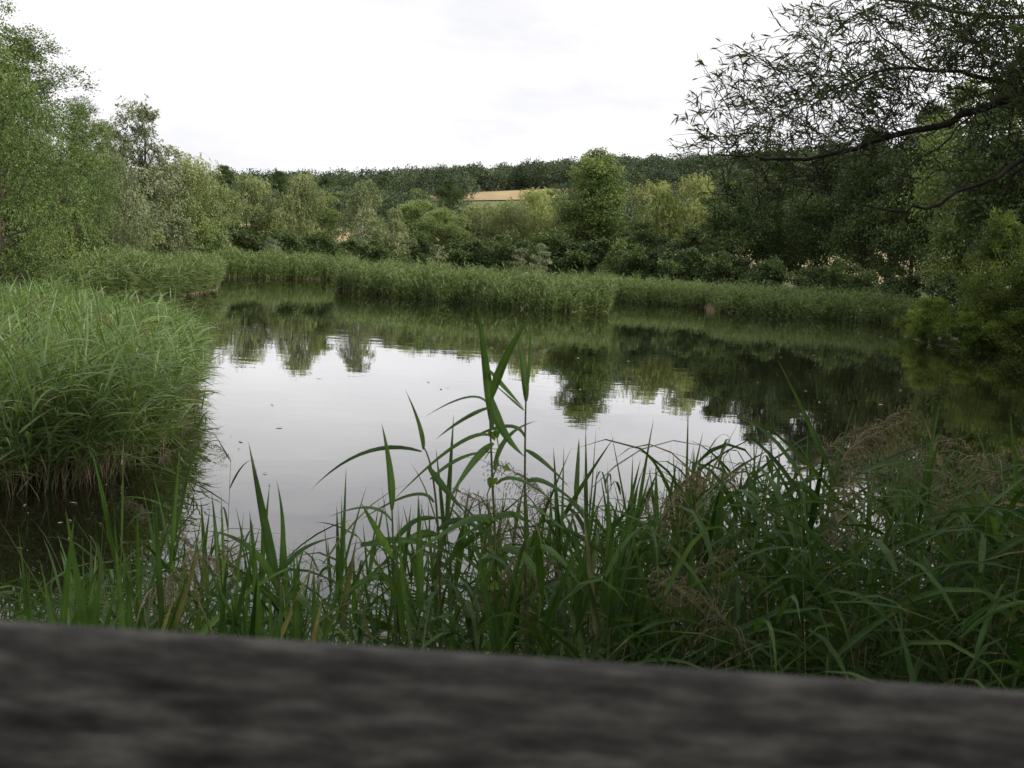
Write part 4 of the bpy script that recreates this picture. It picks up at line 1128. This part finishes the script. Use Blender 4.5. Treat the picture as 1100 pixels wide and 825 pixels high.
# ------------------------------------------------------------------ light and sky
SUN_AZ, SUN_EL = R_(106), R_(34)          # azimuth clockwise from the viewing direction (+Y)
w = bpy.data.worlds.new('World'); scene.world = w; w.use_nodes = True
nt = w.node_tree; nt.nodes.clear()
out = nt.nodes.new('ShaderNodeOutputWorld')
sky = nt.nodes.new('ShaderNodeTexSky'); sky.sky_type = 'NISHITA'; sky.sun_disc = False
sky.sun_elevation = SUN_EL; sky.sun_rotation = SUN_AZ
sky.air_density = 1.0; sky.dust_density = 2.0
bg = nt.nodes.new('ShaderNodeBackground'); bg.inputs['Strength'].default_value = .10
nt.links.new(sky.outputs['Color'], bg.inputs['Color'])
tc = nt.nodes.new('ShaderNodeTexCoord')
mp = nt.nodes.new('ShaderNodeMapping'); mp.inputs['Scale'].default_value = (1.0, 1.0, 3.2); mp.inputs['Location'].default_value = (.3, .1, .0)
nt.links.new(tc.outputs['Generated'], mp.inputs['Vector'])
nz = nt.nodes.new('ShaderNodeTexNoise'); nz.inputs['Scale'].default_value = 2.6; nz.inputs['Detail'].default_value = 8; nz.inputs['Roughness'].default_value = .55
nt.links.new(mp.outputs['Vector'], nz.inputs['Vector'])
# overcast layer: grey-lavender where thick, white where thin, brighter towards the hidden sun
cl = ramp(nt, nz.outputs['Fac'], [(.34, (.85, .845, .875)), (.50, (.93, .925, .945)), (.64, (1.02, 1.01, 1.02))])
sv = (math.sin(SUN_AZ) * math.cos(SUN_EL), math.cos(SUN_AZ) * math.cos(SUN_EL), math.sin(SUN_EL))
dt = nt.nodes.new('ShaderNodeVectorMath'); dt.operation = 'DOT_PRODUCT'; dt.inputs[1].default_value = sv
nt.links.new(tc.outputs['Generated'], dt.inputs[0])
mr = nt.nodes.new('ShaderNodeMapRange'); mr.inputs['From Min'].default_value = .1; mr.inputs['From Max'].default_value = 1.0
mr.inputs['To Min'].default_value = .95; mr.inputs['To Max'].default_value = 1.75
nt.links.new(dt.outputs['Value'], mr.inputs['Value'])
bg2 = nt.nodes.new('ShaderNodeBackground')
nt.links.new(cl, bg2.inputs['Color']); nt.links.new(mr.outputs['Result'], bg2.inputs['Strength'])
cov = nt.nodes.new('ShaderNodeMapRange'); cov.inputs['From Min'].default_value = .28; cov.inputs['From Max'].default_value = .44
cov.inputs['To Min'].default_value = .80; cov.inputs['To Max'].default_value = 1.0
nt.links.new(nz.outputs['Fac'], cov.inputs['Value'])
mxs = nt.nodes.new('ShaderNodeMixShader')
nt.links.new(cov.outputs['Result'], mxs.inputs['Fac']); nt.links.new(bg.outputs[0], mxs.inputs[1]); nt.links.new(bg2.outputs[0], mxs.inputs[2])
nt.links.new(mxs.outputs[0], out.inputs['Surface'])

sun = bpy.data.lights.new('sun', 'SUN'); sun.energy = 3.0; sun.angle = R_(3); sun.color = (1, .93, .82)
so = bpy.data.objects.new('sun', sun); COL.objects.link(so)
so.rotation_euler = Vector(sv).to_track_quat('Z', 'Y').to_euler()
so.location = (30, 30, 60)

# ------------------------------------------------------------------ camera
cam = bpy.data.cameras.new('camera'); co = bpy.data.objects.new('camera', cam); COL.objects.link(co)
cam.sensor_width = 36; cam.sensor_fit = 'HORIZONTAL'; cam.lens = 36 * FPX / W0
cam.clip_start = .02; cam.clip_end = 6000
mw = Matrix.Identity(4)
for i, vec in enumerate((RT, UP, -F)):
    for j in range(3):
        mw[j][i] = vec[j]
mw[0][3], mw[1][3], mw[2][3] = CAM
co.matrix_world = mw
cam.dof.use_dof = True; cam.dof.focus_distance = 7.0; cam.dof.aperture_fstop = 12.0
scene.camera = co

scene.render.engine = 'CYCLES'
c = scene.cycles
c.use_denoising = True
c.max_bounces = 6; c.diffuse_bounces = 3; c.glossy_bounces = 3; c.transmission_bounces = 3; c.transparent_max_bounces = 4
c.caustics_reflective = False; c.caustics_refractive = False
c.sample_clamp_indirect = 4
vs = scene.view_settings
vs.view_transform = 'Standard'; vs.look = 'None'; vs.exposure = .28; vs.gamma = 1; vs.use_curve_mapping = False
